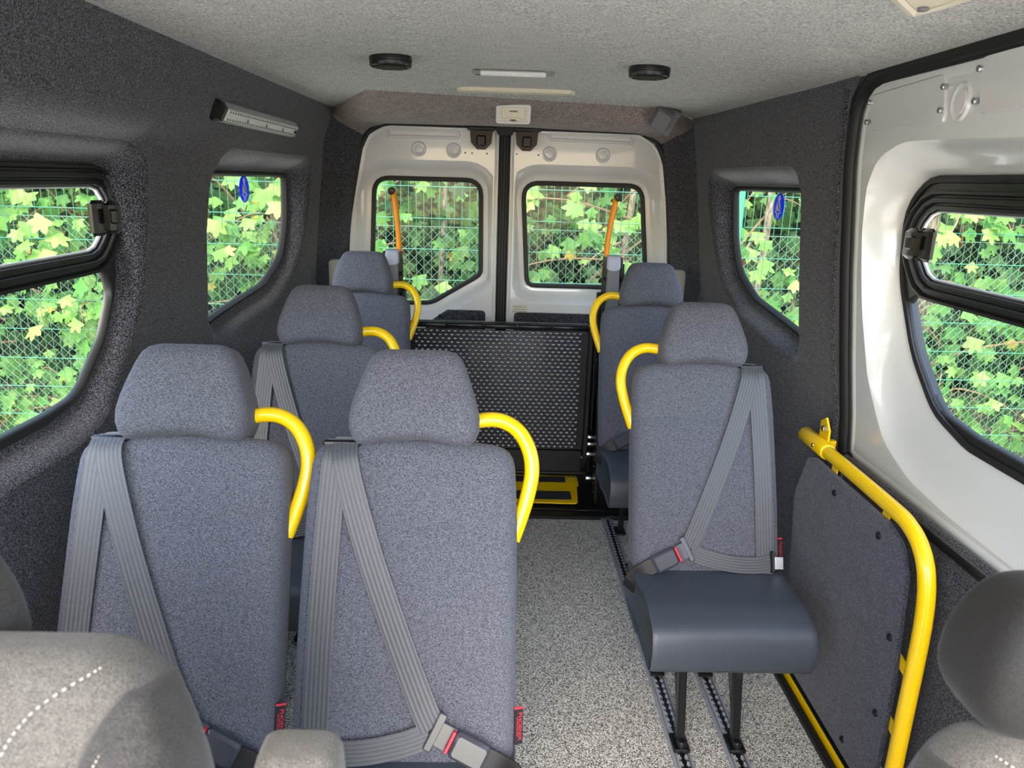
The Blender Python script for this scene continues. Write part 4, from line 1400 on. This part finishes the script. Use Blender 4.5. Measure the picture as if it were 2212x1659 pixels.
# pale grey hinge covers beside the rear headrests
for px, lab in ([(711, 561), (752, 562), (752, 640), (711, 638)], 'pale grey plastic cover plate behind the rear left headrest'), ([(1440, 583), (1479, 587), (1477, 655), (1440, 652)], 'pale grey plastic cover plate behind the rear right headrest'):
    q = PT(px, Y=3.66)
    cx_ = sum(p.x for p in q) / 4; cz_ = sum(p.z for p in q) / 4
    hx = abs(q[1].x - q[0].x) / 2; hz_ = abs(q[0].z - q[2].z) / 2
    rt = empty('cover_plate', (cx_, 3.66, cz_), label=lab, cat='cover plate', group='pale grey cover plates beside the rear doors')
    oc = ccw(rounded([(cx_ - hx, cz_ - hz_ - .1), (cx_ + hx, cz_ - hz_ - .1), (cx_ + hx, cz_ + hz_), (cx_ - hx, cz_ + hz_)], .014))
    oc = [tuple(p) for p in resample(oc, 40)]
    MB().loft([[Vector((u, y, v)) for u, v in offset(oc, k)] for k, y in ((0, 3.70), (0, 3.656), (-.003, 3.652), (-.010, 3.652), (-.013, 3.656))]).build('rim', 'palegrey', rt)
    m = MB(); sheet(m, offset(oc, -.012), [], lambda u, v: (u, 3.6555, v), 0); m.build('face', 'palegrey', rt, smooth=False)

# seat-belt stickers on the quarter windows
def belt_sticker(px, fn, s, label):
    p = onsurf(px[0], px[1], fn)
    x0 = p.x + s * .0045
    rt = empty('seat_belt_sticker', (x0, p.y, p.z), label=label, cat='sticker', group='round blue seat belt stickers')
    P = lambda u, v, t: Vector((x0 - s * t, p.y + u * s * 1.2, p.z - .006 + v))
    r = .050
    MB().prism([(r * .95 * math.cos(a), r * math.sin(a)) for a in [2 * math.pi * k / 40 for k in range(40)]], P, -.0006, .0004).build('disc', 'blue', rt, smooth=False)
    w = MB()
    def poly(pts): w.prism(pts, P, .0005, .0012)
    poly([(.0 + .0105 * math.cos(a), .031 + .0115 * math.sin(a)) for a in [2 * math.pi * k / 16 for k in range(16)]])
    poly([(-.008, .020), (.008, .020), (.017, .010), (.022, -.012), (-.008, -.012)])
    poly([(-.013, .010), (-.006, .018), (-.010, -.004), (-.016, -.012), (-.020, -.010)])
    for k in range(12):
        a0, a1 = math.pi * (.08 + .84 * k / 12), math.pi * (.08 + .84 * (k + 1) / 12)
        poly([(.022 * math.cos(a0), -.030 + .014 * math.sin(a0)), (.029 * math.cos(a0), -.030 + .020 * math.sin(a0)), (.029 * math.cos(a1), -.030 + .020 * math.sin(a1)), (.022 * math.cos(a1), -.030 + .014 * math.sin(a1))])
    poly([(-.014, -.022), (-.003, -.022), (-.004, -.046), (-.011, -.044)])
    poly([(.003, -.022), (.014, -.022), (.011, -.044), (.004, -.046)])
    w.build('figure', 'stickerwhite', rt, smooth=False)
    b_ = MB().prism([(.004, .016), (.0085, .014), (-.010, -.012), (-.014, -.009)], P, .0013, .0018)
    b_.build('belt_stripe', 'blue', rt, smooth=False)


belt_sticker((530, 405), lambda y, z: GXL(y), -1, 'blue round seat belt sticker on the left quarter window')
belt_sticker((1680, 443), lambda y, z: GXR(y), 1, 'blue round seat belt sticker on the right quarter window')

# warning label on the right rear door
pc = at(1123, 668, Y=DOORY - .006)
rt = empty('warning_label', pc, label='small cream printed warning label low on the right rear door', cat='label')
MB().box(pc, (.072, .0012, .040)).build('paper', 'stickercream', rt, smooth=False)
m = MB()
for i, ln in enumerate(('When doors are', 'open rear lights', 'may be obstructed')):
    place_text(m, ln, .0088, pc + Vector((0, -.0010, .0115 - i * .0112)), (1, 0, 0), (0, 0, 1), True)
m.build('lettering', 'ink', rt, smooth=False)
m = MB()
for (a, b, w_, h_) in ((0, .0195, .072, .001), (0, -.0195, .072, .001), (-.0355, 0, .001, .040), (.0355, 0, .001, .040)):
    m.box(pc + Vector((a, -.0009, b)), (w_, .0006, h_))
m.build('printed_border', 'ink', rt, smooth=False)

# ------------------------------------------------------------------ the two front seats either side of the camera
def dense(rows, k=4):
    P = np.array(rows, float); out = []
    for i in range(len(P) - 1):
        p0, p1, p2, p3 = P[max(i - 1, 0)], P[i], P[i + 1], P[min(i + 2, len(P) - 1)]
        for q in range(k):
            t = q / k
            out.append(tuple(.5 * ((2 * p1) + (p2 - p0) * t + (2 * p0 - 5 * p1 + 4 * p2 - p3) * t * t + (3 * p1 - p0 - 3 * p2 + p3) * t ** 3)))
    out.append(tuple(P[-1]))
    return out


def front_seat(cx, yb, s, ztop, hz0, hz1, hx, label, arm, hmat='frontfabricdark'):
    """s = side of the seat that faces the aisle"""
    root = empty('front_seat', (cx, yb, 0), label=label, cat='seat', group='large front seats beside the aisle')
    t = R(14)
    P = lambda x, w, d: Vector((cx + x * s, yb + w * math.sin(t) + d * math.cos(t), ztop + w * math.cos(t) - d * math.sin(t)))
    def bstack(sec, n=52, cxo=0):
        rings = []
        for w, hw, d0, d1, r in dense(sec):
            rings.append([P(cxo + x, w, d) for x, d in rrect(hw, d0, d1, r, n)])
        return MB().loft(rings, cap=True)
    b = bstack([(-.62, .20, -.05, .09, .05), (-.50, .225, -.055, .09, .05), (-.3, .235, -.05, .09, .05), (-.15, .232, -.035, .09, .05), (-.08, .215, -.02, .088, .05), (-.035, .19, -.006, .085, .045),
                (-.012, .165, .008, .078, .035), (-.002, .14, .022, .066, .022), (0, .12, .03, .06, .015)])
    bo = b.build('backrest', 'frontfabric', root, angle=80)
    # darker side bolster towards the aisle, curving round the centre panel
    rings = []
    for w, x0, x1, d0 in dense(((-.62, .19, .225, -.07), (-.45, .175, .240, -.08), (-.28, .155, .246, -.085), (-.2, .146, .246, -.078), (-.13, .138, .238, -.062), (-.08, .144, .224, -.044), (-.05, .157, .208, -.026), (-.03, .172, .196, -.008))):
        c = (x0 + x1) / 2
        rings.append([P(c + x, w, d) for x, d in rrect((x1 - x0) / 2, d0, .06, min(.04, (x1 - x0) * .42), 40)])
    MB().loft(rings, cap=True).build('side_bolster', 'frontfabricdark', root, angle=80)
    for path in ([(.186, -.037, -.012), (.176, -.055, -.028), (.164, -.085, -.045), (.160, -.13, -.062), (.167, -.2, -.078), (.177, -.3, -.086)],
                 [(.150, -.010, .006), (.100, -.045, -.016), (.080, -.10, -.035), (.073, -.2, -.052), (.08, -.3, -.060)]):
        th = MB()
        pp = smooth_path([P(*q) for q in path], 20)
        for i in range(0, len(pp) - 1, 2):
            th.tube([pp[i], pp[i].lerp(pp[i + 1], .9)], .0009, 5)
        th.build('stitching', 'thread', bo)
    hw = .125
    rings = []
    for z, k, d0, d1, r in dense(((hz0, .70, .0, .06, .03), (hz0 + .012, .88, -.02, .08, .04), (hz0 + .04, 1, -.03, .09, .045), (hz0 + .075, 1.0, -.032, .09, .045), ((hz0 + hz1) / 2 + .02, .95, -.03, .088, .045),
                            (hz1 - .03, .85, -.02, .08, .04), (hz1 - .008, .7, -.004, .066, .03), (hz1, .5, .012, .05, .02))):
        rings.append([Vector((hx + x, yb + .04 + d, z)) for x, d in rrect(hw * k, d0, d1, r, 72)])
    MB().loft(rings, cap=True).build('headrest', hmat, root, angle=80)
    for sx in (-1, 1):
        MB().cyl((hx + sx * .05, yb + .05, ztop - .06), (hx + sx * .05, yb + .07, hz0 + .02), .007, 10).build('headrest_post', 'steel', root)
    c = MB()
    prof = [tuple(p) for p in resample(rounded([(.10, ztop - .60), (-.42, ztop - .58), (-.50, ztop - .62), (-.48, ztop - .74), (.10, ztop - .74)], [.03, .1, .05, .04, .02]), 40)]
    c.loft([[Vector((cx + x, yb + y * (k if y < 0 else 1), ztop - .66 + (z - ztop + .66) * k)) for y, z in prof] for x, k in ((-.245, .7), (-.255, .9), (-.245, 1), (.245, 1), (.255, .9), (.245, .7))], cap=True)
    c.build('cushion', 'frontfabric', root, angle=70)
    MB().box((cx, yb - .18, (ztop - .74) / 2), (.44, .44, ztop - .742), bev=.02).build('seat_base', 'black', root)
    if arm:
        a = MB()
        ax_, az = arm
        rings = []
        for z, hwk, dk in ((az - .34, .6, .6), (az - .33, .9, .9), (az - .30, 1, 1), (az - .05, 1, 1), (az - .02, .97, .95), (az - .006, .88, .8), (az, .7, .55)):
            rings.append([Vector((ax_ + x, yb + .045 + d * dk, z)) for x, d in rrect(.041 * hwk, -.035, .035, .022, 40)])
        a.loft(rings, cap=True)
        a.build('armrest', 'frontfabric', root, angle=80)
        MB().cyl((ax_ - .06, yb + .05, az - .28), (ax_ - .03, yb + .05, az - .28), .03, 16).build('armrest_pivot', 'black', root)
    return root


front_seat(-.485, .555, 1, 1.125, 1.03, 1.20, -.588, 'large taupe front seat at the lower left with pale stitched bolster and armrest', (-.182, 1.0))
front_seat(.655, .60, -1, 1.005, .985, 1.150, .625, 'front seat at the lower right edge with dark rounded headrest', None, 'headleather')

# ------------------------------------------------------------------ outside: ground, fence, trees
GZ = -.62
MB().box((0, 3, GZ - .05), (60, 3.8 + 20, .1)).build('ground', 'tarmac', smooth=False)['kind'] = 'structure'
soil = MB()
nx, ny = 60, 14
vs = [Vector((-12 + 24 * i / nx, 4.6 + 6 * j / ny, GZ + .02 + .10 * math.sin(i * 1.3) * math.sin(j * .9) * min(1, j / 3) + .16 * j / ny)) for j in range(ny + 1) for i in range(nx + 1)]
fs = [(j * (nx + 1) + i, j * (nx + 1) + i + 1, (j + 1) * (nx + 1) + i + 1, (j + 1) * (nx + 1) + i) for j in range(ny) for i in range(nx)]
soil.add(vs, fs); tag(soil.build('ground_verge', 'ground'), kind='structure')

FY = 4.95
fence = empty('mesh_fence', (0, FY, GZ), label='tall green welded mesh fence behind the van', cat='fence')
edges = [-6.67, -3.92, -1.17, 1.58, 4.33, 7.08]
top = 1.95
for i in range(len(edges) - 1):
    x0, x1 = edges[i] + .035, edges[i + 1] - .035
    m = MB(); x = x0
    while x <= x1 + .001:
        m.tube([(x, FY, GZ + .05), (x, FY, top)], .0021, 4, cap=False); x += (x1 - x0) / 54
    z = GZ + .1
    while z < top:
        m.tube([(x0, FY - .005, z), (x1, FY - .005, z)], .0027, 4, cap=False)
        z += .2
    m.build('mesh_panel', 'wire', fence)
for x in edges:
    MB().box((x, FY + .03, (GZ + top) / 2 + .03), (.05, .05, top - GZ + .06), bev=.006).build('post', 'wire', fence)
cf = MB(); CT = 1.22; H = CT - GZ; X0, X1 = -6, 7
x = X0 - H
while x < X1:
    for sg in (1, -1):
        a = Vector((x if sg > 0 else x + H, FY + .09 + .003 * sg, GZ)); b = Vector((x + H if sg > 0 else x, FY + .09 + .003 * sg, CT))
        if min(a.x, b.x) < X0:
            lo, hi = (a, b) if a.x < b.x else (b, a); k = (X0 - lo.x) / (hi.x - lo.x); p = lo.lerp(hi, k); a, b = p, hi
        if max(a.x, b.x) > X1:
            lo, hi = (a, b) if a.x < b.x else (b, a); k = (X1 - lo.x) / (hi.x - lo.x); p = lo.lerp(hi, k); a, b = lo, p
        cf.tube([a, b], .0013, 3, cap=False)
    x += .062
cf.tube([(X0, FY + .09, CT), (X1, FY + .09, CT)], .003, 5)
tag(cf.build('chain_link_fence', 'chain'), 'galvanised diamond chain link fence standing close behind the green mesh', 'fence')

# leaf template: five-lobed sycamore leaf, base at the origin
LA = [(0, 1.0), (13, .80), (22, .56), (36, .78), (50, .93), (60, .72), (78, .50), (96, .62), (110, .66), (128, .42), (158, .26)]
pts = [(math.sin(R(a)) * r, math.cos(R(a)) * r) for a, r in LA]
pts = pts + [(-x, y) for x, y in pts[:0:-1]]
LT = np.array([(0, .0, .02)] + [(x, y, -.16 * abs(x) - .10 * max(0, y) ** 2) for x, y in pts], dtype=float)
LT[:, 1] += .18
LF = [(0, i, i + 1 if i < len(pts) else 1) for i in range(1, len(pts) + 1)]
rng = np.random.default_rng(11)


def leaves(centres, sizes, normals):
    """one mesh of many leaves"""
    n = len(centres); V = np.zeros((n, len(LT), 3))
    for i in range(n):
        nn = normals[i] / np.linalg.norm(normals[i])
        up = np.array([rng.normal(0, .55), rng.normal(0, .3), -1.0])
        up -= nn * up.dot(nn); up /= np.linalg.norm(up)
        sx = np.cross(up, nn)
        V[i] = centres[i] + sizes[i] * (LT[:, :1] * sx + LT[:, 1:2] * up + LT[:, 2:] * nn * rng.uniform(.3, 1.6))
    F = np.concatenate([np.array(LF) + i * len(LT) for i in range(n)])
    return V.reshape(-1, 3), F


def leaf_obj(name, centres, sizes, normals, mat, parent):
    V, F = leaves(centres, sizes, normals)
    me = bpy.data.meshes.new(name)
    inv = parent.location
    V = V - np.array(inv)
    me.from_pydata(V.tolist(), [], F.tolist())
    me.materials.append(M[mat])
    o = bpy.data.objects.new(name, me); COL.objects.link(o); o.parent = parent
    o['kind'] = 'stuff'
    return o


def sapling(x, y, r, lean, span, nclus, label, dens=9, fy=(4.86, 6.1), young=.035, zr=(-.5, 2.7), dark=False):
    root = empty('sycamore_tree', (x, y, GZ), label=label, cat='tree', group='sycamore trees behind the fence')
    hz = 3.6
    P0 = [Vector((x, y, GZ - .05)), Vector((x + lean * .3, y + .05, .3)), Vector((x + lean * .7, y - .05, 1.3)), Vector((x + lean, y + .1, hz))]
    tp_ = smooth_path(P0, 6)
    MB().tube(tp_, [r * (1 - .55 * i / (len(tp_) - 1)) for i in range(len(tp_))], 12).build('trunk', 'bark', root)
    br = MB(); C = []; S = []; N = []
    for k in range(nclus):
        cx = rng.uniform(*span); czz = rng.uniform(*zr); cyy = fy[0] + (fy[1] - fy[0]) * rng.beta(1.1, 1.6)
        st = Vector((x + lean * .5 + rng.normal(0, .2), max(y, cyy + .1), min(czz + rng.uniform(-.5, .2), hz)))
        en = Vector((cx, cyy, czz))
        md_ = st.lerp(en, .55) + Vector((rng.normal(0, .08), rng.normal(0, .05), rng.uniform(0, .2)))
        d = (en - md_).normalized()
        e2 = en + Vector((d.x * .25, d.y * .05, -.12))
        if k % 2 == 0:
            pp = smooth_path([st, md_, en, e2], 4)
            br.tube(pp, [.010 * (1 - .8 * i / (len(pp) - 1)) for i in range(len(pp))], 5, cap=False)
        for q in range(dens):
            t = rng.uniform(0, 1)
            b = md_.lerp(en, t) if q % 3 == 0 else en.lerp(e2, t)
            C.append((b.x + rng.normal(0, .13), min(max(b.y + rng.normal(0, .08), 4.80), 6.6), b.z + rng.normal(0, .12)))
            S.append(rng.uniform(.055, .105) * (1.0 if b.y < 5.4 else .95))
            N.append(np.array([rng.normal(0, .35), -1.0 + rng.normal(0, .25), .75 + rng.normal(0, .4)]))
    C = np.array(C); S = np.array(S); N = np.array(N)
    yg = rng.uniform(0, 1, len(C)) < young
    br.build('branches', 'twig', root)
    leaf_obj('foliage', C[~yg], S[~yg], N[~yg], 'leafdark' if dark else 'leaf', root)
    if yg.sum():
        leaf_obj('young_foliage', C[yg], S[yg] * .75, N[yg], 'leafyellow', root)
    return root


sapling(-4.3, 6.0, .05, .3, (-5.6, -3.2), 95, 'leafy sycamore seen through the nearer left side window, at its outer side')
sapling(-2.9, 5.9, .045, -.2, (-3.7, -2.3), 88, 'bright sycamore seen through the nearer left side window, beside its latch')
sapling(-1.75, 5.8, .07, .1, (-2.5, -1.2), 56, 'sycamore with pale trunk seen through the left quarter window')
sapling(-.55, 6.2, .03, .15, (-1.25, -.05), 25, 'thin sycamore with dark gaps seen through the left rear door window')
sapling(.75, 6.2, .04, .45, (.05, 1.4), 27, 'slender leaning sycamore seen through the right rear door window')
sapling(1.95, 5.75, .045, .12, (1.4, 2.5), 30, 'twin pale stems of sycamore seen through the right quarter window')
sapling(3.35, 5.6, .11, -.25, (2.4, 3.9), 60, 'thick-trunked sycamore seen through the sliding door window')
sapling(4.7, 6.0, .06, .2, (3.8, 5.6), 55, 'leafy sycamore farthest to the right behind the fence')
# shaded leaves deeper in, and the dark thicket behind
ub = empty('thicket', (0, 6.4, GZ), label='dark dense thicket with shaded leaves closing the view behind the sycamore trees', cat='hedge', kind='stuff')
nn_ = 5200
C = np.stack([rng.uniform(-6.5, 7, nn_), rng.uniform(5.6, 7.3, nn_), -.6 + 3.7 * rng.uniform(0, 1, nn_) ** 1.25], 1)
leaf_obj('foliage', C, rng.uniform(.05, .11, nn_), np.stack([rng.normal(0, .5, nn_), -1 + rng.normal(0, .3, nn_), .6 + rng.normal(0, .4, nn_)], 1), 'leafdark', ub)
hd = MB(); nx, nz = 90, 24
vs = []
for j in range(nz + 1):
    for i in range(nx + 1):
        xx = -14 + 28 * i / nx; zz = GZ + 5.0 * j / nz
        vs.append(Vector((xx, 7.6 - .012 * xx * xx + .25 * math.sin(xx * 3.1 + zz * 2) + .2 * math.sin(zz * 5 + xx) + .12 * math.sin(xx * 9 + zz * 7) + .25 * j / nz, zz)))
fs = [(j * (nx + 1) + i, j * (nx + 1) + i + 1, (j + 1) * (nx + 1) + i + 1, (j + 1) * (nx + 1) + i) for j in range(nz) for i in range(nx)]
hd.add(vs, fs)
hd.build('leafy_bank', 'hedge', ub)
